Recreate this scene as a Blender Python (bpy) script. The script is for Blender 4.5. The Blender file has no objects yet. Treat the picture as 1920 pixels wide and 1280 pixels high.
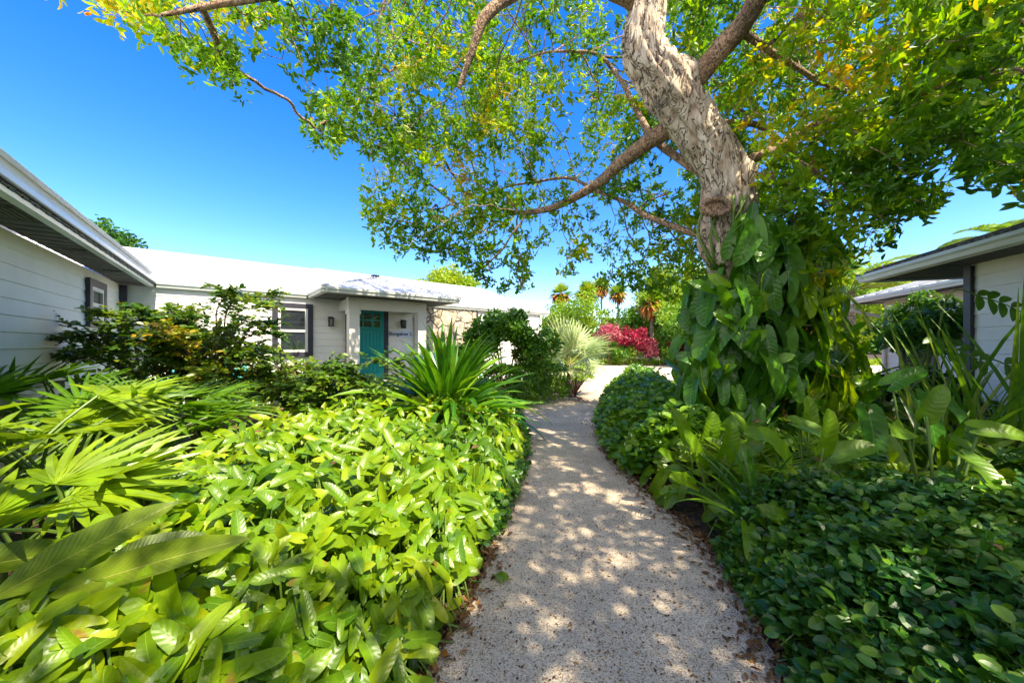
import bpy, math, random
import numpy as np
from mathutils import Vector, Matrix, noise
R = math.radians
rng = np.random.default_rng(7)
random.seed(7)
scene = bpy.context.scene

# ------------------------------------------------------------------ camera, sky, sun, exposure
F = 680.0; CX = 960.0; HY = 645.0; CH = 1.5
cam_d = bpy.data.cameras.new('camera'); cam = bpy.data.objects.new('camera', cam_d)
scene.collection.objects.link(cam); scene.camera = cam
cam_d.sensor_width = 36; cam_d.lens = 36*F/1920; cam_d.shift_y = (HY-640)/1920
cam_d.clip_end = 900; cam_d.clip_start = 0.05
cam.location = (0, 0, CH); cam.rotation_euler = (R(90), 0, 0)

SUN_EL, SUN_AZ = 56.0, 138.0            # azimuth clockwise from +Y
w = bpy.data.worlds.new('World'); scene.world = w; w.use_nodes = True
nt = w.node_tree; bg = nt.nodes['Background']
sky = nt.nodes.new('ShaderNodeTexSky'); sky.sky_type = 'NISHITA'; sky.sun_disc = False
sky.sun_elevation = R(SUN_EL); sky.sun_rotation = R(SUN_AZ)
sky.air_density = 1.0; sky.dust_density = 0.35; sky.ozone_density = 2.0
hs = nt.nodes.new('ShaderNodeHueSaturation'); hs.inputs['Saturation'].default_value = 1.44; hs.inputs['Hue'].default_value = .516
nt.links.new(sky.outputs[0], hs.inputs['Color']); # unseen broken white cloud added behind the camera as neutral fill light
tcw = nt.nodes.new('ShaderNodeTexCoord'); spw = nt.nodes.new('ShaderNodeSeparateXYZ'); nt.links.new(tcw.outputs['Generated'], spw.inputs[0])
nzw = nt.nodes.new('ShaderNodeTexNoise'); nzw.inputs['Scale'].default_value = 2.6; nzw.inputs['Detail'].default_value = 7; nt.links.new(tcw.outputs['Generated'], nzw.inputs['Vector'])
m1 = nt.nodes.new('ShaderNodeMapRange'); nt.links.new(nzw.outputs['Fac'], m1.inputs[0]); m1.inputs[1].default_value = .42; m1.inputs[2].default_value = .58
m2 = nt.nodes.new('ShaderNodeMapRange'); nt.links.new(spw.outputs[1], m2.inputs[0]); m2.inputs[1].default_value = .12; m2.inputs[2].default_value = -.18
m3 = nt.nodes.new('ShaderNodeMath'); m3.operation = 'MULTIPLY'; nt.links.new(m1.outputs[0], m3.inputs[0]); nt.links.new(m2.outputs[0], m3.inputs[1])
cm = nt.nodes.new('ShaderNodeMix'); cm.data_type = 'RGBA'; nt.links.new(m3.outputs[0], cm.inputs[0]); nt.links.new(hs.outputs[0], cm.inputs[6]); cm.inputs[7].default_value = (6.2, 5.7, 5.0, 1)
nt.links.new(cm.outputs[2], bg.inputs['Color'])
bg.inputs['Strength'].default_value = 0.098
sd = bpy.data.lights.new('sun', 'SUN'); sd.energy = 2.75; sd.angle = R(0.53); sd.color = (1, .89, .68)
so = bpy.data.objects.new('sun', sd); scene.collection.objects.link(so)
SV = Vector((math.sin(R(SUN_AZ))*math.cos(R(SUN_EL)), math.cos(R(SUN_AZ))*math.cos(R(SUN_EL)), math.sin(R(SUN_EL))))
so.rotation_euler = SV.to_track_quat('Z', 'Y').to_euler(); so.location = SV*60
scene.view_settings.view_transform = 'Standard'; scene.view_settings.look = 'None'
scene.view_settings.exposure = 2.05; scene.view_settings.gamma = 1
scene.cycles.max_bounces = 9; scene.cycles.transmission_bounces = 6; scene.cycles.diffuse_bounces = 6

# ------------------------------------------------------------------ helpers
C = scene.collection
def pt(x, y, Y): return np.array([(x-CX)/F*Y, Y, CH-(y-HY)/F*Y])
def gp(x, y, z=0.0):
    Y = (CH-z)*F/(y-HY); return np.array([(x-CX)/F*Y, Y])
def norm(a): return a/np.maximum(np.linalg.norm(a, axis=-1, keepdims=True), 1e-9)
def tag(o, label=None, cat=None, group=None, kind=None):
    if label: o['label'] = label
    if cat: o['category'] = cat
    if group: o['group'] = group
    if kind: o['kind'] = kind
    return o
def empty(name, loc=(0,0,0), rz=0, label=None, cat=None, group=None):
    o = bpy.data.objects.new(name, None); C.objects.link(o)
    o.location = tuple(loc); o.rotation_euler = (0,0,rz); o.empty_display_size = .2
    return tag(o, label, cat, group)

class MB:
    """numpy mesh accumulator: verts, quads/tris, uv, rnd"""
    def __init__(s): s.v=[]; s.f=[]; s.uv=[]; s.r=[]; s.n=0
    def raw(s, v, faces, uv=None, r=None):
        v = np.asarray(v, float).reshape(-1,3); faces = np.asarray(faces, int)
        s.v.append(v); s.f.append(faces+s.n)
        s.uv.append(np.zeros((len(v),2)) if uv is None else np.asarray(uv,float).reshape(-1,2))
        s.r.append(np.full(len(v), .5) if r is None else np.broadcast_to(np.asarray(r,float), (len(v),)).copy())
        s.n += len(v)
    def box(s, c, u, hx, hy, hz, z0=None):
        """box centred c, local x axis = horizontal unit u, half sizes"""
        u = np.array([u[0],u[1],0.]); u/=np.linalg.norm(u); n = np.array([-u[1],u[0],0.]); k=np.array([0,0,1.])
        c = np.asarray(c,float); P=[]
        for a in (-1,1):
            for b in (-1,1):
                for d in (-1,1): P.append(c+u*hx*a+n*hy*b+k*hz*d)
        s.raw(P, [[0,1,3,2],[4,6,7,5],[0,4,5,1],[2,3,7,6],[0,2,6,4],[1,5,7,3]])
    def bar(s, a, b, wd, ht):
        """box beam from a to b (centre line), width horizontal wd, height ht"""
        a=np.asarray(a,float); b=np.asarray(b,float); t=b-a; L=np.linalg.norm(t); t/=L
        sd=np.cross(t,[0,0,1.]); 
        if np.linalg.norm(sd)<1e-3: sd=np.array([1.,0,0])
        sd/=np.linalg.norm(sd); up=np.cross(sd,t); P=[]
        for p in (a,b):
            for i,j in ((-1,-1),(1,-1),(1,1),(-1,1)): P.append(p+sd*wd/2*i+up*ht/2*j)
        s.raw(P, [[0,1,2,3],[7,6,5,4],[0,4,5,1],[1,5,6,2],[2,6,7,3],[3,7,4,0]])
    def prism(s, pts, ext):
        """planar polygon pts extruded by vector ext (quads + fan caps)"""
        P=np.asarray(pts,float); n=len(P); Q=P+np.asarray(ext,float); V=np.vstack([P,Q,[P.mean(0)],[Q.mean(0)]])
        f=[]
        for i in range(n):
            j=(i+1)%n; f.append([i,j,n+j,n+i]); f.append([2*n,j,i,i]); f.append([2*n+1,n+i,n+j,n+j])
        s.raw(V,f)
    def tube(s, path, rad, k=6, r=.5, cap=True):
        P=np.asarray(path,float); m=len(P); rad=np.broadcast_to(np.asarray(rad,float),(m,))
        T=np.gradient(P,axis=0); T=norm(T); 
        a=np.array([0,0,1.]) if abs(T[0][2])<.9 else np.array([1.,0,0])
        X=np.cross(T[0],a); X/=np.linalg.norm(X); V=[]; UV=[]
        ang=np.arange(k)*2*np.pi/k
        for i in range(m):
            X=X-T[i]*X.dot(T[i]); X/=np.linalg.norm(X)+1e-9; Yv=np.cross(T[i],X)
            V.append(P[i]+rad[i]*(np.cos(ang)[:,None]*X+np.sin(ang)[:,None]*Yv))
            UV.append(np.stack([np.arange(k)/k, np.full(k,i/(m-1))],1))
        f=[[i*k+j,i*k+(j+1)%k,(i+1)*k+(j+1)%k,(i+1)*k+j] for i in range(m-1) for j in range(k)]
        V=np.vstack(V); n=len(V)
        if cap:
            V=np.vstack([V,P[0],P[-1]]); UV=np.vstack(UV+[[[0,0]],[[0,1]]])
            for j in range(k):
                f.append([n,(j+1)%k,j,j]); q=(m-1)*k; f.append([n+1,q+j,q+(j+1)%k,q+(j+1)%k])
        else: UV=np.vstack(UV)
        s.raw(V,f,UV,r)
    def leaves(s, tpl, pos, d, nrm, L, W, droop=0., r=None, wave=0.):
        """place template leaves: dir d, up nrm, length L, width ratio W (of L), droop curvature"""
        tv,tf,tuv=tpl; N=len(pos); 
        if N==0: return
        pos=np.asarray(pos,float); d=norm(np.asarray(d,float)); nrm=np.asarray(nrm,float)
        sd=norm(np.cross(d,nrm)); up=np.cross(sd,d)
        L=np.broadcast_to(L,(N,)); W=np.broadcast_to(W,(N,)); K=np.broadcast_to(droop,(N,))
        x=tv[None,:,0]*W[:,None]; y=np.broadcast_to(tv[None,:,1],(N,len(tv))); z=tv[None,:,2]*W[:,None]-K[:,None]*np.maximum(y,0)**2
        y=y*(1-.25*np.abs(K)[:,None]*np.maximum(y,0))
        V=pos[:,None,:]+L[:,None,None]*(x[...,None]*sd[:,None]+y[...,None]*d[:,None]+z[...,None]*up[:,None])
        m=len(tv); f=(tf[None]+(np.arange(N)*m)[:,None,None]).reshape(-1,4)
        rr=rng.random(N) if r is None else np.broadcast_to(r,(N,))
        s.raw(V.reshape(-1,3), f, np.tile(tuv,(N,1)), np.repeat(rr,m))
    def blades(s, base, az, el, L, W, bend, prof, seg=8, fold=.2, roll=0., r=None, azb=0.):
        base=np.asarray(base,float); N=len(base); B=lambda a: np.broadcast_to(np.asarray(a,float),(N,))
        az,el,L,W,bend,roll,azb=map(B,(az,el,L,W,bend,roll,azb))
        t=np.linspace(0,1,seg+1); ang=el[:,None]-bend[:,None]*t[None]**1.3; az2=az[:,None]+azb[:,None]*t[None]
        dx=np.cos(ang)[:,:-1]*(L/seg)[:,None]; dz=np.sin(ang)[:,:-1]*(L/seg)[:,None]
        hx=dx*np.cos(az2[:,:-1]); hy=dx*np.sin(az2[:,:-1]); z0=np.zeros((N,1))
        P=np.stack([np.hstack([z0,np.cumsum(hx,1)]),np.hstack([z0,np.cumsum(hy,1)]),np.hstack([z0,np.cumsum(dz,1)])],-1)+base[:,None]
        up=np.stack([-np.sin(ang)*np.cos(az2),-np.sin(ang)*np.sin(az2),np.cos(ang)],-1)
        sd=np.stack([-np.sin(az2),np.cos(az2),0*az2],-1)
        cr,sr=np.cos(roll)[:,None,None],np.sin(roll)[:,None,None]
        sd,up=sd*cr+up*sr,up*cr-sd*sr
        w=np.interp(t,prof[0],prof[1])[None,:,None]*W[:,None,None]*.5
        cols=[P-sd*w+up*w*fold*2,P,P+sd*w+up*w*fold*2]
        V=np.stack(cols,2); m=(seg+1)*3
        f1=[]
        for i in range(seg):
            for j in range(2): f1.append([i*3+j,i*3+j+1,(i+1)*3+j+1,(i+1)*3+j])
        f1=np.array(f1); f=(f1[None]+(np.arange(N)*m)[:,None,None]).reshape(-1,4)
        uv=np.array([[j/2,t[i]] for i in range(seg+1) for j in range(3)])
        rr=rng.random(N) if r is None else B(r)
        s.raw(V.reshape(-1,3),f,np.tile(uv,(N,1)),np.repeat(rr,m))
        return P
    def build(s, name, mat, parent=None, smooth=False, label=None, origin=None):
        V=np.vstack(s.v); Fq=np.vstack([f if f.shape[1]==4 else np.hstack([f,f[:,-1:]]) for f in s.f])
        tri=(Fq[:,2]==Fq[:,3]); UV=np.vstack(s.uv); Rr=np.concatenate(s.r)
        if parent is not None and origin is None:
            mw=Matrix.LocRotScale(parent.location,parent.rotation_euler,None)
            if parent.parent is not None: mw=Matrix.LocRotScale(parent.parent.location,parent.parent.rotation_euler,None)@mw
            mi=np.array(mw.inverted()); V=V@mi[:3,:3].T+mi[:3,3]
        elif origin is not None: V=V-np.asarray(origin)
        me=bpy.data.meshes.new(name)
        cnt=np.where(tri,3,4); start=np.concatenate([[0],np.cumsum(cnt)[:-1]])
        mask=np.ones(Fq.shape,bool); mask[tri,3]=False; loops=Fq[mask]
        me.vertices.add(len(V)); me.vertices.foreach_set('co',V.astype(np.float32).ravel())
        me.loops.add(len(loops)); me.loops.foreach_set('vertex_index',loops.astype(np.int32))
        me.polygons.add(len(Fq)); me.polygons.foreach_set('loop_start',start.astype(np.int32))
        me.polygons.foreach_set('loop_total',cnt.astype(np.int32))
        me.polygons.foreach_set('use_smooth',np.full(len(Fq),bool(smooth)))
        uvl=me.uv_layers.new(name='UVMap'); uvl.data.foreach_set('uv',UV[loops].astype(np.float32).ravel())
        at=me.attributes.new('rnd','FLOAT','POINT'); at.data.foreach_set('value',Rr.astype(np.float32))
        me.materials.append(mat); me.update(calc_edges=True); me.validate()
        o=bpy.data.objects.new(name,me); C.objects.link(o)
        if parent is not None: o.parent=parent
        if origin is not None: o.location=tuple(origin)
        if label: o['label']=label
        return o

# leaf templates -------------------------------------------------
def tpl_grid(prof, cols, lobe=0., zf=.12, wave=0., wf=18, fold=0.):
    V=[];UV=[];n=len(prof);m=len(cols)
    for v,wd in prof:
        for u in cols:
            y=v-lobe*math.sin(min(abs(u),1)*math.pi*.62)*(1-v)**4
            V.append((u*wd,y,zf*abs(u)**1.5*wd*2+wave*math.sin(v*wf)*u*u)); UV.append(((u+1)/2,v))
    Fs=[[i*m+j,i*m+j+1,(i+1)*m+j+1,(i+1)*m+j] for i in range(n-1) for j in range(m-1)]
    return np.array(V),np.array(Fs),np.array(UV)
c5=(-1,-.55,0,.55,1); c3=(-1,0,1)
T_PHI=tpl_grid([(0,.62),(.07,.92),(.18,1),(.34,.96),(.5,.9),(.64,.86),(.78,.76),(.88,.6),(.95,.38),(1,.06)],c5,.26,.12,.05,22)
T_ELL=tpl_grid([(0,.06),(.2,.65),(.45,1),(.7,.85),(.9,.4),(1,.03)],c3,0,.2)
T_RND=tpl_grid([(0,.1),(.15,.7),(.45,1),(.75,.82),(.93,.4),(1,.05)],c3,0,.16)
T_LAN=tpl_grid([(0,.3),(.15,.75),(.4,1),(.7,.75),(1,.03)],c3,0,.25)
T_BIG=tpl_grid([(0,.05),(.06,.35),(.15,.7),(.3,.95),(.45,1),(.6,.93),(.75,.75),(.88,.45),(.96,.18),(1,.02)],(-1,-.75,-.4,0,.4,.75,1),0,.16,.03,30)
P_STRAP=([0,.1,.3,.6,.85,1],[.55,.85,1,.85,.45,.02])
P_THIN=([0,1],[1,.6])
P_GRASS=([0,.2,.7,1],[.7,1,.7,.05])

# ------------------------------------------------------------------ materials
def mat_new(name):
    m=bpy.data.materials.new(name); m.use_nodes=True; nt=m.node_tree; nt.nodes.clear()
    out=nt.nodes.new('ShaderNodeOutputMaterial'); return m,nt,out
def N(nt,t,**k):
    n=nt.nodes.new(t)
    for a,b in k.items():
        if a.startswith('i_'):
            key=a[2:].replace('_',' '); n.inputs[key].default_value=b
        else: setattr(n,a,b)
    return n
def ramp(nt,stops,interp='LINEAR'):
    n=nt.nodes.new('ShaderNodeValToRGB'); cr=n.color_ramp; cr.interpolation=interp
    while len(cr.elements)<len(stops): cr.elements.new(.5)
    for e,(p,c) in zip(cr.elements,stops): e.position=p; e.color=(*c,1) if len(c)==3 else c
    return n
def leaf_mat(name, cols, trans=.35, rough=.38, tcol=(1.5,1.35,.5), rib=.0, ribcol=(.3,.4,.08), veins=0, bump=.0, spots=None, spec=.5, vslope=.35):
    m,nt,out=mat_new(name); L=nt.links.new
    at=N(nt,'ShaderNodeAttribute',attribute_name='rnd')
    rp=ramp(nt,[(i/(len(cols)-1),c) for i,c in enumerate(cols)]); L(at.outputs['Fac'],rp.inputs[0])
    col=rp.outputs[0]
    nz=N(nt,'ShaderNodeTexNoise'); nz.inputs['Scale'].default_value=9; nz.inputs['Detail'].default_value=3
    tc=N(nt,'ShaderNodeTexCoord'); L(tc.outputs['Object'],nz.inputs['Vector'])
    mr=N(nt,'ShaderNodeMapRange'); mr.inputs[1].default_value=.3; mr.inputs[2].default_value=.7; mr.inputs[3].default_value=.75; mr.inputs[4].default_value=1.25
    L(nz.outputs['Fac'],mr.inputs[0])
    mx=N(nt,'ShaderNodeVectorMath',operation='SCALE'); L(col,mx.inputs[0]); L(mr.outputs[0],mx.inputs['Scale']); col=mx.outputs[0]
    if rib>0 or veins:
        uv=N(nt,'ShaderNodeUVMap'); uv.uv_map='UVMap'; sp=N(nt,'ShaderNodeSeparateXYZ'); L(uv.outputs[0],sp.inputs[0])
        a=N(nt,'ShaderNodeMath',operation='SUBTRACT'); L(sp.outputs[0],a.inputs[0]); a.inputs[1].default_value=.5
        b=N(nt,'ShaderNodeMath',operation='ABSOLUTE'); L(a.outputs[0],b.inputs[0])
    bumpsrc=None
    if veins:
        c=N(nt,'ShaderNodeMath',operation='MULTIPLY_ADD'); L(b.outputs[0],c.inputs[0]); c.inputs[1].default_value=-vslope; L(sp.outputs[1],c.inputs[2])
        d=N(nt,'ShaderNodeMath',operation='MULTIPLY'); L(c.outputs[0],d.inputs[0]); d.inputs[1].default_value=veins*2*math.pi
        e=N(nt,'ShaderNodeMath',operation='SINE'); L(d.outputs[0],e.inputs[0]); bumpsrc=e.outputs[0]
        g=N(nt,'ShaderNodeMapRange'); L(e.outputs[0],g.inputs[0]); g.inputs[1].default_value=.8; g.inputs[2].default_value=1; g.inputs[3].default_value=0; g.inputs[4].default_value=.16
        mm=N(nt,'ShaderNodeMix',data_type='RGBA'); L(g.outputs[0],mm.inputs[0]); L(col,mm.inputs[6]); mm.inputs[7].default_value=(*ribcol,1); col=mm.outputs[2]
    if rib>0:
        g=N(nt,'ShaderNodeMapRange'); L(b.outputs[0],g.inputs[0]); g.inputs[1].default_value=rib*.5; g.inputs[2].default_value=rib; g.inputs[3].default_value=.8; g.inputs[4].default_value=0
        mm=N(nt,'ShaderNodeMix',data_type='RGBA'); L(g.outputs[0],mm.inputs[0]); L(col,mm.inputs[6]); mm.inputs[7].default_value=(*ribcol,1); col=mm.outputs[2]
    if spots:
        n2=N(nt,'ShaderNodeTexNoise'); n2.inputs['Scale'].default_value=spots[1]; L(tc.outputs['Object'],n2.inputs['Vector'])
        g=N(nt,'ShaderNodeMapRange'); L(n2.outputs['Fac'],g.inputs[0]); g.inputs[1].default_value=spots[2]; g.inputs[2].default_value=spots[2]+.06
        mm=N(nt,'ShaderNodeMix',data_type='RGBA'); L(g.outputs[0],mm.inputs[0]); L(col,mm.inputs[6]); mm.inputs[7].default_value=(*spots[0],1); col=mm.outputs[2]
    p=N(nt,'ShaderNodeBsdfPrincipled'); L(col,p.inputs['Base Color']); p.inputs['Roughness'].default_value=rough
    p.inputs['Specular IOR Level'].default_value=spec
    if bumpsrc is not None and bump>0:
        bp=N(nt,'ShaderNodeBump'); bp.inputs['Strength'].default_value=bump; bp.inputs['Distance'].default_value=.01; L(bumpsrc,bp.inputs['Height']); L(bp.outputs[0],p.inputs['Normal'])
    t=N(nt,'ShaderNodeBsdfTranslucent'); vm=N(nt,'ShaderNodeVectorMath',operation='MULTIPLY'); L(col,vm.inputs[0]); vm.inputs[1].default_value=tcol; L(vm.outputs[0],t.inputs[0])
    ms=N(nt,'ShaderNodeMixShader'); ms.inputs[0].default_value=trans; L(p.outputs[0],ms.inputs[1]); L(t.outputs[0],ms.inputs[2]); L(ms.outputs[0],out.inputs[0])
    return m
def simple(name,col,rough=.6,var=.12,scale=4,bump=0.,bscale=40,metal=0.,spec=.5):
    m,nt,out=mat_new(name); L=nt.links.new
    tc=N(nt,'ShaderNodeTexCoord'); nz=N(nt,'ShaderNodeTexNoise'); nz.inputs['Scale'].default_value=scale; nz.inputs['Detail'].default_value=6
    L(tc.outputs['Object'],nz.inputs['Vector'])
    lo=tuple(c*(1-var) for c in col); hi=tuple(min(1,c*(1+var)) for c in col)
    rp=ramp(nt,[(.3,lo),(.7,hi)]); L(nz.outputs['Fac'],rp.inputs[0])
    p=N(nt,'ShaderNodeBsdfPrincipled'); L(rp.outputs[0],p.inputs['Base Color']); p.inputs['Roughness'].default_value=rough; p.inputs['Metallic'].default_value=metal
    p.inputs['Specular IOR Level'].default_value=spec
    if bump:
        n2=N(nt,'ShaderNodeTexNoise'); n2.inputs['Scale'].default_value=bscale; n2.inputs['Detail'].default_value=5; L(tc.outputs['Object'],n2.inputs['Vector'])
        bp=N(nt,'ShaderNodeBump'); bp.inputs['Strength'].default_value=bump; bp.inputs['Distance'].default_value=.02; L(n2.outputs['Fac'],bp.inputs['Height']); L(bp.outputs[0],p.inputs['Normal'])
    L(p.outputs[0],out.inputs[0]); return m

M={}
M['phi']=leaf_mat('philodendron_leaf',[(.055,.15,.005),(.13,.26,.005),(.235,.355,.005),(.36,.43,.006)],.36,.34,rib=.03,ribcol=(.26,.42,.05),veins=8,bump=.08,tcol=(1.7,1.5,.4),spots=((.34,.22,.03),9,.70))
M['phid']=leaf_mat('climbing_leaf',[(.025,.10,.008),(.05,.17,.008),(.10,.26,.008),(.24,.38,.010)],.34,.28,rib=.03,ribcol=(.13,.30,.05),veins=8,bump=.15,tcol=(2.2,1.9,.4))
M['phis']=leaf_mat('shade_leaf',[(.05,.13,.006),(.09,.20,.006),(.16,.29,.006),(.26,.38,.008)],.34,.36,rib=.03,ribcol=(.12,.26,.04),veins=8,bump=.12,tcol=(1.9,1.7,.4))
M['canopy']=leaf_mat('canopy_leaf',[(.05,.14,.008),(.085,.21,.008),(.15,.31,.008),(.26,.38,.008),(.46,.40,.010),(.66,.30,.015)],.52,.42,tcol=(1.75,1.6,.35))
M['shrubleaf']=leaf_mat('arching_shrub_leaf',[(.035,.10,.008),(.06,.15,.008),(.12,.22,.008),(.26,.33,.010),(.48,.30,.02)],.35,.36,tcol=(1.8,1.5,.4))
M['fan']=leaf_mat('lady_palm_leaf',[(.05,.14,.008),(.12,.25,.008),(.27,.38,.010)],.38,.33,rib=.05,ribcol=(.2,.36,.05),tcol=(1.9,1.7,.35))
M['canna']=leaf_mat('broad_leaf',[(.12,.20,.012),(.19,.27,.014)],.45,.34,rib=.018,ribcol=(.42,.42,.10),veins=26,bump=.12,tcol=(1.6,1.45,.35),spots=((.22,.07,.015),3.0,.66),vslope=.28)
M['lily']=leaf_mat('strap_leaf',[(.03,.12,.010),(.05,.18,.012),(.10,.27,.014),(.2,.36,.02)],.33,.32,rib=.05,ribcol=(.14,.3,.04),tcol=(1.8,1.6,.4))
M['dark']=leaf_mat('dark_leaf',[(.025,.085,.010),(.045,.13,.010),(.08,.20,.012),(.15,.30,.014)],.28,.36,tcol=(1.8,1.6,.4))
M['hedge']=leaf_mat('hedge_leaf',[(.05,.15,.008),(.10,.24,.010),(.19,.34,.012)],.32,.38,tcol=(1.8,1.6,.4))
M['round']=leaf_mat('small_round_leaf',[(.018,.085,.016),(.035,.125,.016),(.07,.19,.018),(.17,.31,.015)],.25,.34,tcol=(1.8,1.9,.5))
M['silver']=leaf_mat('silver_palm_leaf',[(.36,.46,.22),(.46,.55,.27),(.6,.62,.32)],.3,.45,rib=.06,ribcol=(.5,.55,.2),tcol=(1.2,1.3,.5))
M['red']=leaf_mat('red_leaf',[(.12,.005,.02),(.28,.008,.04),(.42,.02,.08),(.45,.18,.2)],.35,.4,tcol=(1.6,.8,.9))
M['yel']=leaf_mat('bright_crown_leaf',[(.13,.26,.010),(.24,.38,.012),(.40,.46,.015)],.4,.5,tcol=(1.5,1.4,.4))
M['farg']=leaf_mat('far_leaf',[(.03,.12,.012),(.07,.20,.014),(.16,.32,.018),(.30,.40,.02)],.38,.5,tcol=(1.5,1.4,.4))
M['frond']=leaf_mat('palm_frond',[(.08,.20,.012),(.18,.32,.014),(.36,.40,.02)],.38,.4,tcol=(1.5,1.4,.4))
M['dead']=leaf_mat('dead_leaf',[(.36,.16,.03),(.5,.22,.03),(.30,.13,.05)],.3,.7,tcol=(1.3,1.0,.5))
M['litter']=leaf_mat('leaf_litter_leaf',[(.10,.04,.015),(.2,.09,.03),(.32,.17,.06),(.07,.04,.02)],.15,.8,tcol=(1.2,1,.7))
M['drygrass']=leaf_mat('dry_grass',[(.28,.2,.08),(.4,.3,.13),(.2,.16,.05)],.25,.6,tcol=(1.2,1.1,.6))
M['grass']=leaf_mat('reed_leaf',[(.06,.18,.012),(.14,.28,.02),(.3,.36,.06)],.35,.4,tcol=(1.6,1.5,.5))
M['brom']=leaf_mat('bromeliad_leaf',[(.09,.035,.03),(.16,.06,.04),(.22,.10,.05)],.25,.4,tcol=(1.4,1.0,.8))
M['stem']=simple('green_stem',(.12,.2,.03),.5,.2)
M['paleStem']=simple('pale_stem',(.45,.42,.12),.5,.15)
M['wood']=simple('twig_bark',(.22,.13,.075),.85,.3,12,.5,60)
M['white']=simple('white_paint',(.80,.77,.73),.55,.07,1.7,.08,60)
M['trim']=simple('cream_trim',(.74,.71,.66),.5,.05,3)
M['gutter']=simple('aluminium_gutter',(.62,.64,.60),.28,.05,2,spec=.7)
M['slate']=simple('slate_trim',(.035,.035,.055),.5,.15,6)
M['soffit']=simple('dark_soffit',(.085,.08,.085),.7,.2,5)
M['teal']=simple('teal_paint',(.008,.28,.29),.4,.1,3)
M['tealchair']=simple('turquoise_plastic',(.01,.42,.45),.35,.06,3)
M['black']=simple('black_metal',(.012,.012,.014),.4,.1)
M['steel']=simple('steel',(.5,.5,.5),.3,.05,metal=1.)
M['concrete']=simple('concrete',(.42,.40,.37),.85,.15,5,.3,50)
M['letters']=simple('navy_lettering',(.02,.03,.12),.5,.05)
M['signboard']=simple('pale_sign_board',(.62,.68,.78),.5,.05)

def mk_roof():
    m,nt,out=mat_new('white_metal_roof'); L=nt.links.new
    tc=N(nt,'ShaderNodeTexCoord'); nz=N(nt,'ShaderNodeTexNoise'); nz.inputs['Scale'].default_value=1.3; nz.inputs['Detail'].default_value=8; L(tc.outputs['Object'],nz.inputs[0])
    rp=ramp(nt,[(.3,(.60,.60,.61)),(.5,(.70,.70,.71)),(.75,(.77,.77,.76))]); L(nz.outputs[0],rp.inputs[0])
    p=N(nt,'ShaderNodeBsdfPrincipled'); L(rp.outputs[0],p.inputs['Base Color']); p.inputs['Roughness'].default_value=.5; L(p.outputs[0],out.inputs[0]); return m
M['roof']=mk_roof()
def mk_shingle():
    m,nt,out=mat_new('weathered_shingle'); L=nt.links.new
    tc=N(nt,'ShaderNodeTexCoord'); br=N(nt,'ShaderNodeTexNoise'); br.inputs['Scale'].default_value=14; br.inputs['Detail'].default_value=8; L(tc.outputs['Object'],br.inputs[0])
    rp=ramp(nt,[(.35,(.04,.035,.04)),(.55,(.12,.11,.12)),(.7,(.28,.26,.26))]); L(br.outputs[0],rp.inputs[0])
    p=N(nt,'ShaderNodeBsdfPrincipled'); L(rp.outputs[0],p.inputs['Base Color']); p.inputs['Roughness'].default_value=.9; L(p.outputs[0],out.inputs[0]); return m
M['shingle']=mk_shingle()
def mk_gravel(name,c1,c2,c3,scale):
    m,nt,out=mat_new(name); L=nt.links.new
    tc=N(nt,'ShaderNodeTexCoord')
    v=N(nt,'ShaderNodeTexVoronoi'); v.inputs['Scale'].default_value=scale; L(tc.outputs['Object'],v.inputs[0])
    v2=N(nt,'ShaderNodeTexVoronoi'); v2.inputs['Scale'].default_value=scale*.45; L(tc.outputs['Object'],v2.inputs[0])
    sp=N(nt,'ShaderNodeSeparateColor'); L(v.outputs['Color'],sp.inputs[0])
    rp=ramp(nt,[(0,c3),(.14,c3),(.2,c1),(.75,c2),(1,(min(1,c2[0]*1.25),min(1,c2[1]*1.25),min(1,c2[2]*1.25)))]); L(sp.outputs[0],rp.inputs[0])
    nz=N(nt,'ShaderNodeTexNoise'); nz.inputs['Scale'].default_value=1.6; nz.inputs['Detail'].default_value=6; L(tc.outputs['Object'],nz.inputs[0])
    r2=ramp(nt,[(.3,(.78,.77,.76)),(.7,(1.08,1.06,1.02))]); L(nz.outputs[0],r2.inputs[0])
    mm=N(nt,'ShaderNodeMix',data_type='RGBA',blend_type='MULTIPLY'); mm.inputs[0].default_value=1; L(rp.outputs[0],mm.inputs[6]); L(r2.outputs[0],mm.inputs[7])
    p=N(nt,'ShaderNodeBsdfPrincipled'); L(mm.outputs[2],p.inputs['Base Color']); p.inputs['Roughness'].default_value=.9; p.inputs['Specular IOR Level'].default_value=.25
    ad=N(nt,'ShaderNodeMath',operation='ADD'); L(v.outputs['Distance'],ad.inputs[0]); L(v2.outputs['Distance'],ad.inputs[1])
    bp=N(nt,'ShaderNodeBump'); bp.invert=True; bp.inputs['Strength'].default_value=.9; bp.inputs['Distance'].default_value=.008; L(ad.outputs[0],bp.inputs['Height']); L(bp.outputs[0],p.inputs['Normal'])
    L(p.outputs[0],out.inputs[0]); return m
M['gravel']=mk_gravel('crushed_shell_gravel',(.68,.55,.41),(.82,.69,.54),(.40,.27,.17),170)
M['lot']=mk_gravel('pale_sand_gravel',(.58,.49,.38),(.68,.60,.48),(.40,.32,.24),60)
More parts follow.
